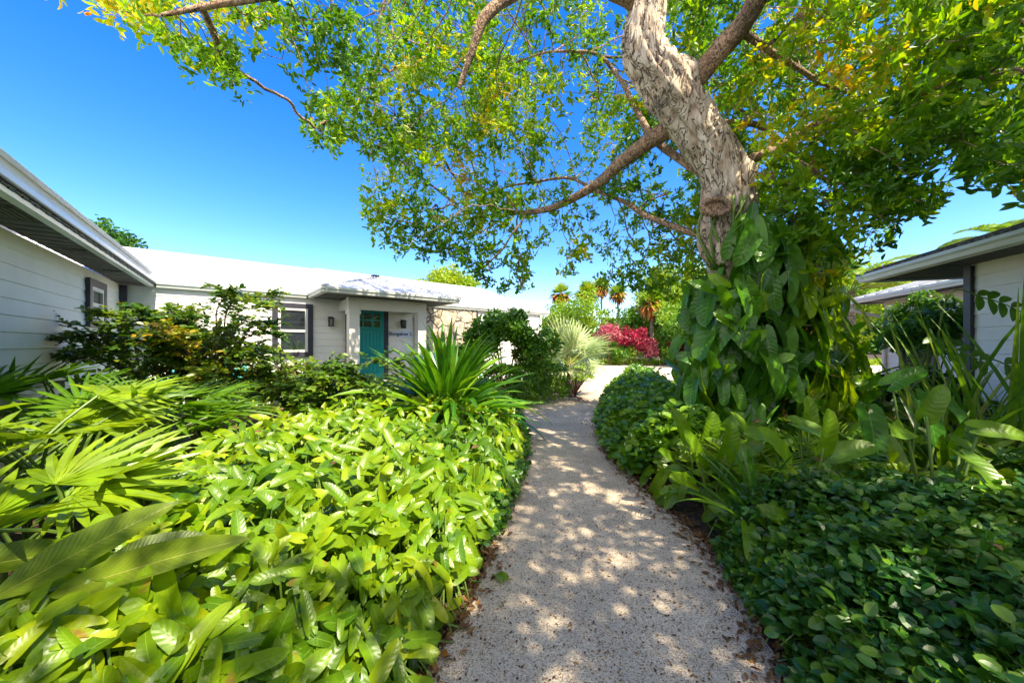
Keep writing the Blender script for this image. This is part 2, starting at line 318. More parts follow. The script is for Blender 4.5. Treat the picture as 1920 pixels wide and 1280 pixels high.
def mk_soil():
    m,nt,out=mat_new('dark_mulch_soil'); L=nt.links.new
    tc=N(nt,'ShaderNodeTexCoord'); nz=N(nt,'ShaderNodeTexNoise'); nz.inputs['Scale'].default_value=22; nz.inputs['Detail'].default_value=9; L(tc.outputs['Object'],nz.inputs[0])
    rp=ramp(nt,[(.35,(.018,.012,.008)),(.55,(.06,.035,.02)),(.72,(.16,.10,.06))]); L(nz.outputs[0],rp.inputs[0])
    p=N(nt,'ShaderNodeBsdfPrincipled'); L(rp.outputs[0],p.inputs['Base Color']); p.inputs['Roughness'].default_value=.95
    bp=N(nt,'ShaderNodeBump'); bp.inputs['Strength'].default_value=.8; bp.inputs['Distance'].default_value=.03; L(nz.outputs[0],bp.inputs['Height']); L(bp.outputs[0],p.inputs['Normal'])
    L(p.outputs[0],out.inputs[0]); return m
M['soil']=mk_soil()
def mk_stone():
    m,nt,out=mat_new('coral_stone_cladding'); L=nt.links.new
    tc=N(nt,'ShaderNodeTexCoord')
    nw=N(nt,'ShaderNodeTexNoise'); nw.inputs['Scale'].default_value=3; L(tc.outputs['Object'],nw.inputs[0])
    mx=N(nt,'ShaderNodeMix',data_type='RGBA'); mx.inputs[0].default_value=.12; L(tc.outputs['Object'],mx.inputs[6]); L(nw.outputs['Color'],mx.inputs[7])
    v=N(nt,'ShaderNodeTexVoronoi',feature='DISTANCE_TO_EDGE'); v.inputs['Scale'].default_value=2.6; L(mx.outputs[2],v.inputs[0])
    nz=N(nt,'ShaderNodeTexNoise'); nz.inputs['Scale'].default_value=9; nz.inputs['Detail'].default_value=8; L(tc.outputs['Object'],nz.inputs[0])
    rp=ramp(nt,[(.3,(.36,.27,.17)),(.5,(.58,.48,.35)),(.7,(.70,.62,.50))]); L(nz.outputs[0],rp.inputs[0])
    g=N(nt,'ShaderNodeMapRange'); L(v.outputs[0],g.inputs[0]); g.inputs[1].default_value=.0; g.inputs[2].default_value=.05
    m2=N(nt,'ShaderNodeMix',data_type='RGBA'); L(g.outputs[0],m2.inputs[0]); m2.inputs[6].default_value=(.13,.09,.06,1); L(rp.outputs[0],m2.inputs[7])
    p=N(nt,'ShaderNodeBsdfPrincipled'); L(m2.outputs[2],p.inputs['Base Color']); p.inputs['Roughness'].default_value=.9
    bp=N(nt,'ShaderNodeBump'); bp.inputs['Strength'].default_value=.8; bp.inputs['Distance'].default_value=.04; L(g.outputs[0],bp.inputs['Height']); L(bp.outputs[0],p.inputs['Normal'])
    L(p.outputs[0],out.inputs[0]); return m
M['stone']=mk_stone()
def mk_glass():
    m,nt,out=mat_new('window_glass'); L=nt.links.new
    p=N(nt,'ShaderNodeBsdfPrincipled'); p.inputs['Base Color'].default_value=(.02,.025,.03,1); p.inputs['Roughness'].default_value=.03; p.inputs['Specular IOR Level'].default_value=1.0; p.inputs['IOR'].default_value=1.8
    tc=N(nt,'ShaderNodeTexCoord'); nz=N(nt,'ShaderNodeTexNoise'); nz.inputs['Scale'].default_value=2; L(tc.outputs['Object'],nz.inputs[0])
    bp=N(nt,'ShaderNodeBump'); bp.inputs['Strength'].default_value=.03; L(nz.outputs[0],bp.inputs['Height']); L(bp.outputs[0],p.inputs['Normal'])
    L(p.outputs[0],out.inputs[0]); return m
M['glass']=mk_glass()
def mk_bark(name,cols,dark,sc=(5,5,1.2)):
    m,nt,out=mat_new(name); L=nt.links.new
    tc=N(nt,'ShaderNodeTexCoord'); mp=N(nt,'ShaderNodeMapping'); mp.inputs['Scale'].default_value=sc; L(tc.outputs['Object'],mp.inputs[0])
    nz=N(nt,'ShaderNodeTexNoise'); nz.inputs['Scale'].default_value=3.2; nz.inputs['Detail'].default_value=10; nz.inputs['Distortion'].default_value=.9; L(mp.outputs[0],nz.inputs[0])
    v=N(nt,'ShaderNodeTexNoise'); v.inputs['Scale'].default_value=2.1; v.inputs['Detail'].default_value=7; v.inputs['Distortion'].default_value=1.6; L(mp.outputs[0],v.inputs[0])
    sb=N(nt,'ShaderNodeMath',operation='SUBTRACT'); L(v.outputs[0],sb.inputs[0]); sb.inputs[1].default_value=.5
    ab=N(nt,'ShaderNodeMath',operation='ABSOLUTE'); L(sb.outputs[0],ab.inputs[0])
    rp=ramp(nt,[(.3,cols[0]),(.48,cols[1]),(.62,cols[2]),(.75,cols[3])]); L(nz.outputs[0],rp.inputs[0])
    g=N(nt,'ShaderNodeMapRange'); L(ab.outputs[0],g.inputs[0]); g.inputs[1].default_value=0; g.inputs[2].default_value=.024
    m2=N(nt,'ShaderNodeMix',data_type='RGBA'); L(g.outputs[0],m2.inputs[0]); m2.inputs[6].default_value=(*dark,1); L(rp.outputs[0],m2.inputs[7])
    n3=N(nt,'ShaderNodeTexNoise'); n3.inputs['Scale'].default_value=1.9; n3.inputs['Detail'].default_value=5; L(tc.outputs['Object'],n3.inputs[0])
    g3=N(nt,'ShaderNodeMapRange'); L(n3.outputs[0],g3.inputs[0]); g3.inputs[1].default_value=.55; g3.inputs[2].default_value=.66; g3.inputs[4].default_value=.7
    m3=N(nt,'ShaderNodeMix',data_type='RGBA'); L(g3.outputs[0],m3.inputs[0]); L(m2.outputs[2],m3.inputs[6]); m3.inputs[7].default_value=(.06,.05,.04,1)
    p=N(nt,'ShaderNodeBsdfPrincipled'); L(m3.outputs[2],p.inputs['Base Color']); p.inputs['Roughness'].default_value=.9
    ad=N(nt,'ShaderNodeMath',operation='ADD'); L(nz.outputs[0],ad.inputs[0]); L(g.outputs[0],ad.inputs[1])
    bp=N(nt,'ShaderNodeBump'); bp.inputs['Strength'].default_value=1; bp.inputs['Distance'].default_value=.035; L(ad.outputs[0],bp.inputs['Height']); L(bp.outputs[0],p.inputs['Normal'])
    L(p.outputs[0],out.inputs[0]); return m
M['bark']=mk_bark('pale_cracked_bark',[(.34,.24,.16),(.56,.44,.33),(.69,.58,.47),(.80,.71,.61)],(.18,.12,.085),(3.3,3.3,1.2))
M['limb']=mk_bark('brown_limb_bark',[(.22,.12,.07),(.38,.24,.15),(.46,.32,.21),(.55,.43,.32)],(.14,.07,.04),(7,7,5))
M['ptrunk']=mk_bark('palm_trunk_bark',[(.16,.12,.09),(.26,.21,.16),(.34,.28,.22),(.4,.34,.28)],(.06,.04,.03),(2,2,8))

# ------------------------------------------------------------------ ground, path, lot
def sheet(name,poly,z,mat,kind='structure'):
    me=bpy.data.meshes.new(name); me.from_pydata([(p[0],p[1],z) for p in poly],[],[list(range(len(poly)))]); me.materials.append(mat)
    o=bpy.data.objects.new(name,me); C.objects.link(o); o['kind']=kind; return o
sheet('ground',[(-400,-400),(400,-400),(400,600),(-400,600)],0,M['soil'])
pl=[(-.60,-1.5),(-.52,0),(-.378,1.6),(-.267,2.02),(-.127,2.87),(.08,4.0),(.20,5.2),(.18,6.4),(.12,7.6),(.28,8.6),(.62,9.3),(1.25,10.0),(1.9,11.0),(2.5,13.0),(3.1,15.5)]
pr=[(1.2,-1.5),(1.2,0),(1.25,1.6),(1.37,2.02),(1.44,2.72),(1.38,3.7),(1.36,4.98),(1.56,6.2),(1.85,7.4),(2.35,9.0),(2.95,10.8),(3.9,13.0),(5.2,15.5)]
def spline(P,n):
    P=np.array(P,float); t=np.linspace(0,len(P)-1,n); out=[]
    for a in t:
        i=min(int(a),len(P)-2); u=a-i; p0=P[max(i-1,0)];p1=P[i];p2=P[i+1];p3=P[min(i+2,len(P)-1)]
        out.append(.5*((2*p1)+(-p0+p2)*u+(2*p0-5*p1+4*p2-p3)*u*u+(-p0+3*p1-3*p2+p3)*u**3))
    return np.array(out)
sl=spline(pl,60); sr=spline(pr,60)
def jit(a,k): return a+np.stack([np.array([noise.noise(Vector((p[0]*4,p[1]*4,k)))*.05 for p in a]),np.zeros(len(a))],1)
mb=MB(); jl,jr=jit(sl,1),jit(sr,5)
V=[];Fs=[]
for i in range(60): V+= [(*jl[i],.008),(*jr[i],.008)]
for i in range(59): Fs.append([2*i,2*i+1,2*i+3,2*i+2])
mb.raw(V,Fs); o=mb.build('path',M['gravel']); o['kind']='structure'
sheet('parking_yard',[(3.1,15.5),(5.2,15.5),(9,14.0),(22,13.0),(40,14),(40,25.5),(-8,25.5),(-8,19.5),(1.5,17.2)],.012,M['lot'])

XL=lambda y: np.interp(y,sl[:,1],sl[:,0]); XR=lambda y: np.interp(y,sr[:,1],sr[:,0])

# ------------------------------------------------------------------ the white L-shaped bungalow
HE=2.7      # gutter bottom height
uL=np.array([-.596,.803]); uB=np.array([.767,.6415]); nB=np.array([-uB[1],uB[0]])      # nB: away from camera, behind the back wing
nL=np.array([-uL[1]*1.0,uL[0]*1.0]); nL=np.array([-.803,-.596])                        # away from the court
L0=np.array([-3.853,2.729]); B0=np.array([-7.348,7.771])
def isect(p,u,q,v):
    A=np.array([[u[0],-v[0]],[u[1],-v[1]]]); t=np.linalg.solve(A,q-p); return p+u*t[0]
E=isect(L0,uL,B0,uB)                                  # inner eave corner
OVL=.55; OVB=.13
LW=L0+nL*OVL; BW=B0+nB*OVB; WC=isect(LW,uL,BW,uB)     # wall lines and the wall corner
house=empty('bungalow',(*WC,0),label='white L-shaped bungalow with white metal roof, teal door and hipped entrance porch',cat='bungalow')
def onB(px,off=0.):          # point of the back wall line (offset off metres towards camera) seen at pixel column px
    p=BW-nB*off; return isect(p,uB,np.zeros(2),np.array([(px-CX)/F,1.]))
def onL(px,off=0.):
    p=LW-nL*off; return isect(p,uL,np.zeros(2),np.array([(px-CX)/F,1.]))
def zat(P,py): return CH-(py-HY)/F*P[1]
def siding(m,a,b,out,z0,z1,pitch=.185,lap=.014):
    """lapped boards from a to b (2D), facing direction out"""
    out=np.asarray(out)/np.linalg.norm(out); n=max(1,int(round((z1-z0)/pitch))); p=(z1-z0)/n; prof=[]
    for i in range(n): prof+= [(lap,z0+i*p),(0.003,z0+(i+1)*p-.006)]
    V=[]
    for e in (a,b):
        for (d,z) in prof: V.append((*(e+out*d),z))
    k=len(prof); f=[[i,k+i,k+i+1,i+1] for i in range(k-1)]
    m.raw(V,f)
ws=LW-uL*9.0     # left wing starts behind the camera
# wall bodies
FL=.45
m=MB(); siding(m,ws,WC,-nL,0,HE+.02); m.build('wall',M['white'],house)
BE=onB(1012); stoneA=onB(792); stoneB=onB(893)
m=MB(); siding(m,WC,stoneA,-nB,0,HE+.02); siding(m,stoneB,BE,-nB,0,HE+.02)
siding(m,BE,BE+nB*8.5,uB,0,HE+.02); m.build('wall',M['white'],house)
m=MB(); P1,P2=stoneA,stoneB; m.prism([(*P1,0),(*P2,0),(*P2,HE),(*P1,HE)],(*(-nB*.05),0)); m.build('stone_cladding',M['stone'],house)
# corner trims
m=MB(); m.box((*(WC-nB*.05-nL*.06),HE/2),uB,.05,.05,HE/2); m.build('corner_trim',M['slate'],house)
m=MB(); m.box((*(onB(893)-nB*.04),HE/2),uB,.03,.04,HE/2); m.build('corner_trim',M['slate'],house)
m=MB(); m.box((*(BE-nB*.02+uB*.0),HE/2),uB,.05,.06,HE/2); m.build('corner_trim',M['trim'],house)
# soffit of the left wing: boards running across, with louvre vents
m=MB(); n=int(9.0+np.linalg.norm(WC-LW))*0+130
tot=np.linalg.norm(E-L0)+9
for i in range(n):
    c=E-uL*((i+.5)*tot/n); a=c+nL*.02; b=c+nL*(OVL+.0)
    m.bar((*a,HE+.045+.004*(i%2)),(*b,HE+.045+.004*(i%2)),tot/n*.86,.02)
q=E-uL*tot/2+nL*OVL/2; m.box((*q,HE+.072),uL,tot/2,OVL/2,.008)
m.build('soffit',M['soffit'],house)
for d in (1.5,3.2,5.1,6.8):
    m=MB(); c=E-uL*d+nL*.3
    for k in range(-2,3): m.box((*(c+nL*.045*k),HE+.026),uL,.22,.012,.010)
    m.box((*c,HE+.033),uL,.25,.13,.004); m.build('soffit_vent',M['soffit'],house)
def gutter(name,a,b,inn,z,mat,h=.13,d=.12,e0=0,e1=0):
    """K-style gutter along a->b, inn = unit vector towards the house; profile open on top"""
    a=np.asarray(a);b=np.asarray(b); u=(b-a)/np.linalg.norm(b-a)
    prof=[(d,z+.0),(d*.35,z+.0),(d*.22,z+h*.42),(0.0,z+h*.62),(0.0,z+h*.94),(.012,z+h),(.02,z+h*.94),(.02,z+h*.66),(d*.3,z+h*.46),(d*.42,z+.012),(d-.004,z+.012)]
    V=[]
    for e,ee in ((a,e0),(b,e1)):
        for (x,zz) in prof: V.append((*(e+inn*x+u*ee*x),zz))
    k=len(prof); f=[[i,i+1,k+i+1,k+i] for i in range(k-1)]
    V2=np.array(V); m=MB(); m.raw(V2,f)
    for s in (0,k): 
        m.raw(V2[s:s+6],[[0,1,2,2],[0,2,3,3],[0,3,4,4],[0,4,5,5]])
    return m.build(name,mat,house if mat is not None else None)
def fascia(m,a,b,inn,z0,z1,off=.121,t=.025):
    u=(b-a)/np.linalg.norm(b-a); c=(a+b)/2+inn*(off+t/2); m.box((*c,(z0+z1)/2),u,np.linalg.norm(b-a)/2,t/2,(z1-z0)/2)
gutter('gutter',L0-uL*9,E,nL,HE,M['gutter'],h=.15)
m=MB(); fascia(m,L0-uL*9,E,nL,HE+.02,HE+.30,off=.075,t=.06); m.box((*((L0-uL*9+E)/2+nL*.10),HE+.315),uL,np.linalg.norm(E-L0+uL*9)/2,.055,.012); m.build('fascia',M['white'],house)
porchC=np.array([-4.32,8.22]); porchD=porchC+uB*3.7
gA=isect(porchC,nB,B0,uB); gB=isect(porchD,nB,B0,uB); BEe=onB(1030,OVB)
for a,b in ((E,gA),(gB,BEe)): gutter('gutter',a,b,nB,HE,M['gutter'],h=.12,d=.10)
m=MB(); fascia(m,E,gA,nB,HE-.01,HE+.14,off=.102,t=.02); m.build('fascia',M['trim'],house); m=MB(); fascia(m,gB,BEe,nB,HE-.01,HE+.14,off=.102,t=.02); m.build('fascia',M['trim'],house)
# roofs
def slope(m,quad,th=.04,rib=None,nr=0):
    """roof panel from eave a,b to ridge d,c with standing ribs"""
    a,b,c,d=[np.asarray(p,float) for p in quad]; nn=np.cross(b-a,d-a); nn/=np.linalg.norm(nn); nn*=np.sign(nn[2])
    m.raw([a,b,c,d,a-nn*th,b-nn*th,c-nn*th,d-nn*th],[[0,1,2,3],[7,6,5,4],[0,4,5,1],[1,5,6,2],[2,6,7,3],[3,7,4,0]])
    for i in range(1,nr):
        t=i/nr; p=a+(b-a)*t; q=d+(c-d)*t
        if np.linalg.norm(q-p)>.2: m.bar(p+nn*.016,q+nn*.016,.03,.034)
ZE=HE+.135
def P3(p,z): return np.array([p[0],p[1],z])
pitch=.35
def ridge_pt(px,py):
    # intersection of the view ray with the front roof plane of the back wing
    # z = ZE + pitch*(P-B0).nB ; P = (kx*Y, Y); z = CH + ky*Y
    kx=(px-CX)/F; ky=(HY-py)/F; c=pitch*(kx*nB[0]+nB[1]); Y=(CH-ZE+pitch*B0.dot(nB))/(c-ky); return np.array([kx*Y,Y,CH+ky*Y])
r0=ridge_pt(250,467); dr1=(r0[:2]-B0).dot(nB); z1=r0[2]
r2=ridge_pt(735,522); dr2=(r2[:2]-B0).dot(nB); z2=r2[2]
def alongB(px,d):  # point on line B0+nB*d at pixel col
    return isect(B0+nB*d,uB,np.zeros(2),np.array([(px-CX)/F,1.]))
m=MB(); S=E-uB*9; q1=alongB(592,dr1); e1=q1-nB*dr1
slope(m,[P3(S,ZE),P3(e1,ZE),P3(q1,z1),P3(S+nB*dr1,z1)],nr=int(np.linalg.norm(e1-S)/.45))
slope(m,[P3(e1+nB*dr1*2,ZE),P3(S+nB*dr1*2,ZE),P3(S+nB*dr1,z1),P3(q1,z1)])
q2=alongB(588,dr2); q3=alongB(900,dr2); e2=q2-nB*dr2+nB*.0
slope(m,[P3(e1+uB*.001,ZE+.004),P3(BEe,ZE+.004),P3(q3,z2),P3(q2,z2)],nr=int(np.linalg.norm(BEe-e1)/.45))
back=BEe+nB*dr2*2
slope(m,[P3(BEe,ZE+.004),P3(back,ZE+.004),P3(q3,z2),P3(q3,z2+.0001)],nr=0)
slope(m,[P3(back,ZE+.004),P3(e1+nB*dr2*2,ZE+.004),P3(q2,z2),P3(q3,z2)])
g=[P3(q2,z2),P3(e1,ZE),P3(q2+nB*dr2,ZE)]; m.raw(g,[[0,1,2,2]])
m.bar(P3(S+nB*dr1,z1+.01),P3(q1,z1+.01),.16,.03); m.bar(P3(q2,z2+.01),P3(q3,z2+.01),.16,.03); m.bar(P3(q3,z2+.01),P3(BEe,ZE+.02),.14,.03)
m.build('roof',M['roof'],house)
# left wing roof (its eave seen from below), up to the valley
m=MB(); La=L0-uL*9; dl=4.2
slope(m,[P3(La+nL*.04,HE+.33),P3(E+nL*.04,HE+.33-.02),P3(E+nL*dl+uL*2,HE+.33+dl*.33),P3(La+nL*dl,HE+.33+dl*.33)])
slope(m,[P3(La+nL*dl*2,HE+.33),P3(E+nL*dl*2+uL*2,HE+.33),P3(E+nL*dl+uL*2,HE+.33+dl*.33),P3(La+nL*dl,HE+.33+dl*.33)])
m.build('roof',M['roof'],house)
# porch roof: hip pyramid
pf=porchC; pg=porchD; W_=3.7; dep=W_/2; ap=(pf+pg)/2+nB*dep; zap=ZE+.352*dep+.0
m=MB(); back1=pf+nB*2.4; back2=pg+nB*2.4
slope(m,[P3(pf,ZE),P3(pg,ZE),P3(ap,zap),P3(ap,zap+.0001)])
slope(m,[P3(back1,ZE),P3(pf,ZE),P3(ap,zap),P3(ap+nB*1.0,zap)]); slope(m,[P3(pg,ZE),P3(back2,ZE),P3(ap+nB*1.0,zap),P3(ap,zap)])
for a in (pf,pg): m.bar(P3(a,ZE+.015),P3(ap,zap+.015),.10,.03)
for i in range(1,9):
    t=i/9; p=pf+uB*W_*t; h=min(t,1-t)*2*dep; m.bar(P3(p,ZE+.012),P3(p+nB*h,ZE+.352*h+.012),.02,.024)
m.build('porch_roof',M['roof'],house)
m=MB(); m.box((*ap,zap+.03),uB,.10,.10,.035); m.build('roof_cap',M['slate'],house)
gutter('gutter',pf,pg,nB,HE,M['gutter'],h=.13,d=.10,e0=1,e1=-1)
gutter('gutter',gA,pf,uB,HE,M['gutter'],h=.13,d=.10,e1=-1); gutter('gutter',pg,gB,-uB,HE,M['gutter'],h=.13,d=.10,e0=1)
m=MB()
for a,b,i_ in ((pf,pg,nB),(pf,gA,uB),(pg,gB,-uB)): fascia(m,a+i_*0,b,i_,HE-.005,HE+.128,off=.105,t=.02)
m.build('fascia',M['trim'],house)
m=MB(); q=(pf+pg)/2+nB*.85
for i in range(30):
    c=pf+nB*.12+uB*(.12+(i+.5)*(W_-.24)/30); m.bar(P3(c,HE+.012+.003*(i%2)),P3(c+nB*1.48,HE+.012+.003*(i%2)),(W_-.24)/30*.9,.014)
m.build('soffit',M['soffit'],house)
# porch columns and beams
offc=1.02
colL=onB(662,offc); colR=onB(788,offc)
for c in (colL,colR):
    m=MB(); m.box((*c,(FL+HE-.3)/2),uB,.125,.125,(HE-.3-FL)/2); m.box((*c,FL+.10),uB,.15,.15,.10); m.box((*c,HE-.38),uB,.15,.15,.05); m.build('porch_column',M['trim'],house)
m=MB(); m.bar(P3(colL-uB*.14,HE-.152),P3(colR+uB*.14,HE-.152),.2,.30); m.build('porch_beam',M['trim'],house)
for c in (colL,colR):
    m=MB(); m.bar(P3(c+nB*.102,HE-.16),P3(c+nB*(offc-.02),HE-.16),.18,.28); m.build('porch_beam',M['trim'],house)
m=MB(); c=(colL+colR)/2+nB*(offc/2-.1); m.box((*c,FL/2),uB,np.linalg.norm(colR-colL)/2+.3,offc/2+.22,FL/2)
c2=c-nB*(offc/2+.42); m.box((*c2,FL/4),uB,.8,.2,FL/4); m.build('porch_floor',M['concrete'],house)
# door with frame, panes and handle
dA=onB(668); dB=onB(718); dA=dB-uB*.93; dz0=FL+.04; dz1=zat(dB,582)
dc=(dA+dB)/2; dw=np.linalg.norm(dB-dA)/2
door=empty('door',(0,0,0)); door.parent=house; door.location=Vector((*(dc-WC),0))
def dmesh(): return MB()
m=MB(); bw=2*dw/9
for i in range(9): m.box((*(dA+uB*bw*(i+.5)-nB*.05),(dz0+dz1)/2-.30),uB,bw/2-.004,.02,(dz1-dz0)/2-.30)
m.box((*(dc-nB*.04),(dz0+dz1)/2),uB,dw,.015,(dz1-dz0)/2)
for z,h in ((dz1-.05,.06),(dz1-.56,.035),(dz0+.08,.09)): m.box((*(dc-nB*.06),z),uB,dw-.001,.03,h)
for s in (-1,1): m.box((*(dc-nB*.055+uB*s*(dw-.055)),(dz0+dz1)/2),uB,.054,.026,(dz1-dz0)/2-.002)
m.box((*(dc-nB*.10),dz1-.55),uB,dw*.8,.03,.02)
for i in (1,2): m.box((*(dc-nB*.065+uB*(i-1.5)*.26),dz1-.31),uB,.018,.02,.2)
m.box((*(dc-nB*.063),dz1-.31),uB,dw-.1,.018,.016)
dl=m.build('door_leaf',M['teal']); dl.parent=door; dl.matrix_parent_inverse=Matrix.Translation((-dc[0],-dc[1],0))
m=MB(); m.box((*(dc-nB*.058),dz1-.31),uB,dw-.11,.006,.195); o=m.build('door_pane',M['glass']); o.parent=door; o.matrix_parent_inverse=Matrix.Translation((-dc[0],-dc[1],0))
m=MB(); hp=dB-uB*.80-nB*.11; m.tube([(*hp,dz0+.98),(*(hp+uB*.1),dz0+.98)],.011,8); m.tube([(*(hp+nB*.05),dz0+.98),(*hp,dz0+.98)],.018,8); m.box((*(hp+nB*.03),dz0+1.0),uB,.025,.006,.09); o=m.build('door_handle',M['black']); o.parent=door; o.matrix_parent_inverse=Matrix.Translation((-dc[0],-dc[1],0))
m=MB()
for p,w_ in ((dA-uB*.07,.06),(dB+uB*.07,.065)): m.box((*(p-nB*.035),(dz0+dz1)/2+.03),uB,w_,.04,(dz1-dz0)/2+.09)
m.box((*(dc-nB*.037),dz1+.07),uB,dw+.005,.04,.06); m.build('door_frame',M['slate'],house)
m=MB(); m.box((*(onB(778)-nB*.03),(FL+HE)/2-.15),uB,.035,.03,(HE-FL)/2-.15); m.build('corner_trim',M['slate'],house)
# windows
def window(a,b,z0,z1,out,u,sash_mid=True):
    c=(a+b)/2; hw=np.linalg.norm(b-a)/2; e=MB(); t=.06
    for s in (-1,1): e.box((*(c+u*s*(hw-t)+out*.03),(z0+z1)/2),u,t,.035,(z1-z0)/2)
    for z in (z0+t,z1-t): e.box((*(c+out*.031),z),u,hw-2*t,.035,t)
    fr=e.build('window',M['slate'],house)
    W0=Matrix.Translation((-WC[0],-WC[1],0))
    e=MB(); iw=hw-2*t-.001; ih=(z1-z0)/2-2*t-.001; zc=(z0+z1)/2
    for s in (-1,1): e.box((*(c+u*s*(iw-.03)+out*.025),zc),u,.03,.03,ih)
    for z in (zc-ih+.03,zc+ih-.03)+((zc-.02,) if sash_mid else ()): e.box((*(c+out*.026),z),u,iw-.06,.03,.03)
    o=e.build('sash',M['trim']); o.parent=fr; o.matrix_parent_inverse=W0
    e=MB(); e.box((*(c+out*.018),zc),u,iw-.02,.004,ih-.02); o=e.build('pane',M['glass']); o.parent=fr; o.matrix_parent_inverse=W0
a,b=onB(510),onB(586); window(a,b,zat(b,668),zat(b,571),-nB,uB)
a,b=onL(158),onL(191); window(a,b,zat(a,612),zat(a,519),-nL,uL)

# wall lamps and the name sign
def wall_lamp(px,py,label):
    p=onB(px,.02); z=zat(p,py); e=empty('wall_lamp',(*p,z),math.atan2(uB[1],uB[0]),label,'wall lamp','black lanterns beside the teal door')
    def L_(x,y,zz): return (*(p+uB*x-nB*y),z+zz)
    m=MB(); m.box(L_(0,.01,.02),uB,.05,.012,.09); m.bar(L_(0,.02,.08),L_(0,.11,.08),.025,.02); m.build('bracket',M['black'],e)
    m=MB(); m.box(L_(0,.11,.055),uB,.075,.075,.012); m.box(L_(0,.11,.08),uB,.045,.045,.016)
    for a in (-1,1):
        for b in (-1,1): m.box(L_(a*.052,.11+b*.052,-.05),uB,.007,.007,.095)
    m.box(L_(0,.11,-.15),uB,.062,.062,.01); m.build('lantern_cage',M['black'],e)
    m=MB(); m.box(L_(0,.11,-.05),uB,.044,.044,.09); m.build('lantern_glass',M['glass'],e)
wall_lamp(619,601,'black square lantern on white siding between the window and the porch column')
wall_lamp(754,606,'black square lantern on white siding right of the teal door above the name sign')
sp=onB(751,.03); sz=zat(sp,626)
sg=empty('name_sign',(*sp,sz),math.atan2(uB[1],uB[0]),'pale rectangular sign reading Bungalow 2 on the wall right of the teal door','sign')
m=MB(); m.box((*sp,sz),uB,.36,.012,.10); m.build('sign_board',M['signboard'],sg)
fc=bpy.data.curves.new('lettering','FONT'); fc.body='Bungalow 2'; fc.size=.155; fc.extrude=.006; fc.offset=.0018; fc.align_x='CENTER'; fc.align_y='CENTER'
fo=bpy.data.objects.new('lettering_src',fc); C.objects.link(fo)
bpy.context.view_layer.update(); dg=bpy.context.evaluated_depsgraph_get(); me=bpy.data.meshes.new_from_object(fo.evaluated_get(dg)); bpy.data.objects.remove(fo)
me.materials.clear(); me.materials.append(M['letters']); lo=bpy.data.objects.new('lettering',me); C.objects.link(lo); lo.parent=sg; lo.rotation_euler=(R(90),0,0); lo.location=(0,-.016,0)

# turquoise garden chairs
def chair(p,rz,label,first=[]):
    if first:
        src=first[0]; e=src.copy(); C.objects.link(e); e.location=(*p,FL-.2); e.rotation_euler=(0,0,rz); e['label']=label
        for ch in src.children:
            c=ch.copy(); C.objects.link(c); c.parent=e
        return e
    e=empty('garden_chair',(*p,FL-.2),0,label,'garden chair','turquoise slatted chairs in front of the bungalow'); o=np.array([*p,FL-.2]); first.append(e)
    m=MB()
    for i in range(6): m.bar(o+[-.27,-.22+i*.09,.36-i*.02],o+[.27,-.22+i*.09,.36-i*.02],.075,.02)
    m.build('seat',M['tealchair'],e)
    m=MB()
    for i in range(5):
        x=-.22+i*.11; h=.72-.05*(i-2)**2*.6; m.bar(o+[x,.26,.30],o+[x*1.15,.26+h*.38,.30+h],.095,.02)
    m.bar(o+[-.28,.37,.58],o+[.28,.37,.58],.03,.06); m.build('backrest',M['tealchair'],e)
    for s in (-1,1):
        m=MB(); m.bar(o+[s*.33,-.3,.56],o+[s*.33,.42,.54],.12,.022); m.build('armrest',M['tealchair'],e)
        m=MB(); m.bar(o+[s*.30,-.26,.0],o+[s*.30,-.26,.545],.03,.09); m.build('leg',M['tealchair'],e)
        m=MB(); m.bar(o+[s*.27,-.27,.33],o+[s*.27,.52,.02],.03,.10); m.build('leg',M['tealchair'],e)
    e.rotation_euler=(0,0,rz); return e
az=math.atan2(uB[1],uB[0])
chair(onB(345,.9),az-.1,'turquoise slatted garden chair behind the arching shrub, nearest the left wing')
chair(onB(445,.9),az+.2,'turquoise slatted garden chair behind the arching shrub, below the white framed window')
chair(onB(826,.9),az+.1,'turquoise slatted garden chair at the stone wall, beside the right porch column')
chair(onB(878,.9),az-.2,'turquoise slatted garden chair at the stone wall, beside the dark bushy shrub')

# ------------------------------------------------------------------ right-hand buildings
uR=np.array([.314,1.]); uR/=np.linalg.norm(uR); nR=np.array([uR[1],-uR[0]])   # nR points right/away from path
RT=np.array([6.83,7.22]); RW=np.array([7.10,5.6])
rh=empty('bungalow',(*RW,0),label='white sided bungalow at the right edge with grey shingle roof and beige gutter',cat='bungalow')
WP=RW; house_save=house; house=rh
m=MB(); siding(m,WP-uR*9,WP,-nR,0,HE+.03,.2); siding(m,WP,WP+nR*8,uR,0,HE+.03,.2); m.build('wall',M['white'],rh)
m=MB(); m.box((*(WP-nR*.01-uR*.0),HE/2),uR,.06,.05,HE/2); m.build('corner_trim',M['slate'],rh)
RB=RT-uR*11
gutter('gutter',RB,RT,nR,HE,M['trim'],h=.14,d=.12,e1=-1); gutter('gutter',RT,RT+nR*9,-uR,HE,M['trim'],h=.14,d=.12,e0=1)
m=MB(); fascia(m,RB,RT-uR*.1,nR,HE-.01,HE+.17,off=.122); fascia(m,RT+nR*.15,RT+nR*9,-uR,HE-.01,HE+.17,off=.122); m.build('fascia',M['trim'],rh)
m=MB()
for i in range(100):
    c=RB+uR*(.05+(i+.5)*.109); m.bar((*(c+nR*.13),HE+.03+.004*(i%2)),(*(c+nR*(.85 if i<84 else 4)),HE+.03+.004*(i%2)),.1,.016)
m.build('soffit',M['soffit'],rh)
zr=HE+.17; m=MB(); ra=RT+nR*4.2-uR*4.2
slope(m,[P3(RB,zr),P3(RT,zr),P3(ra,zr+4.2*.33),P3(RB+nR*4.2,zr+4.2*.33)],th=.03)
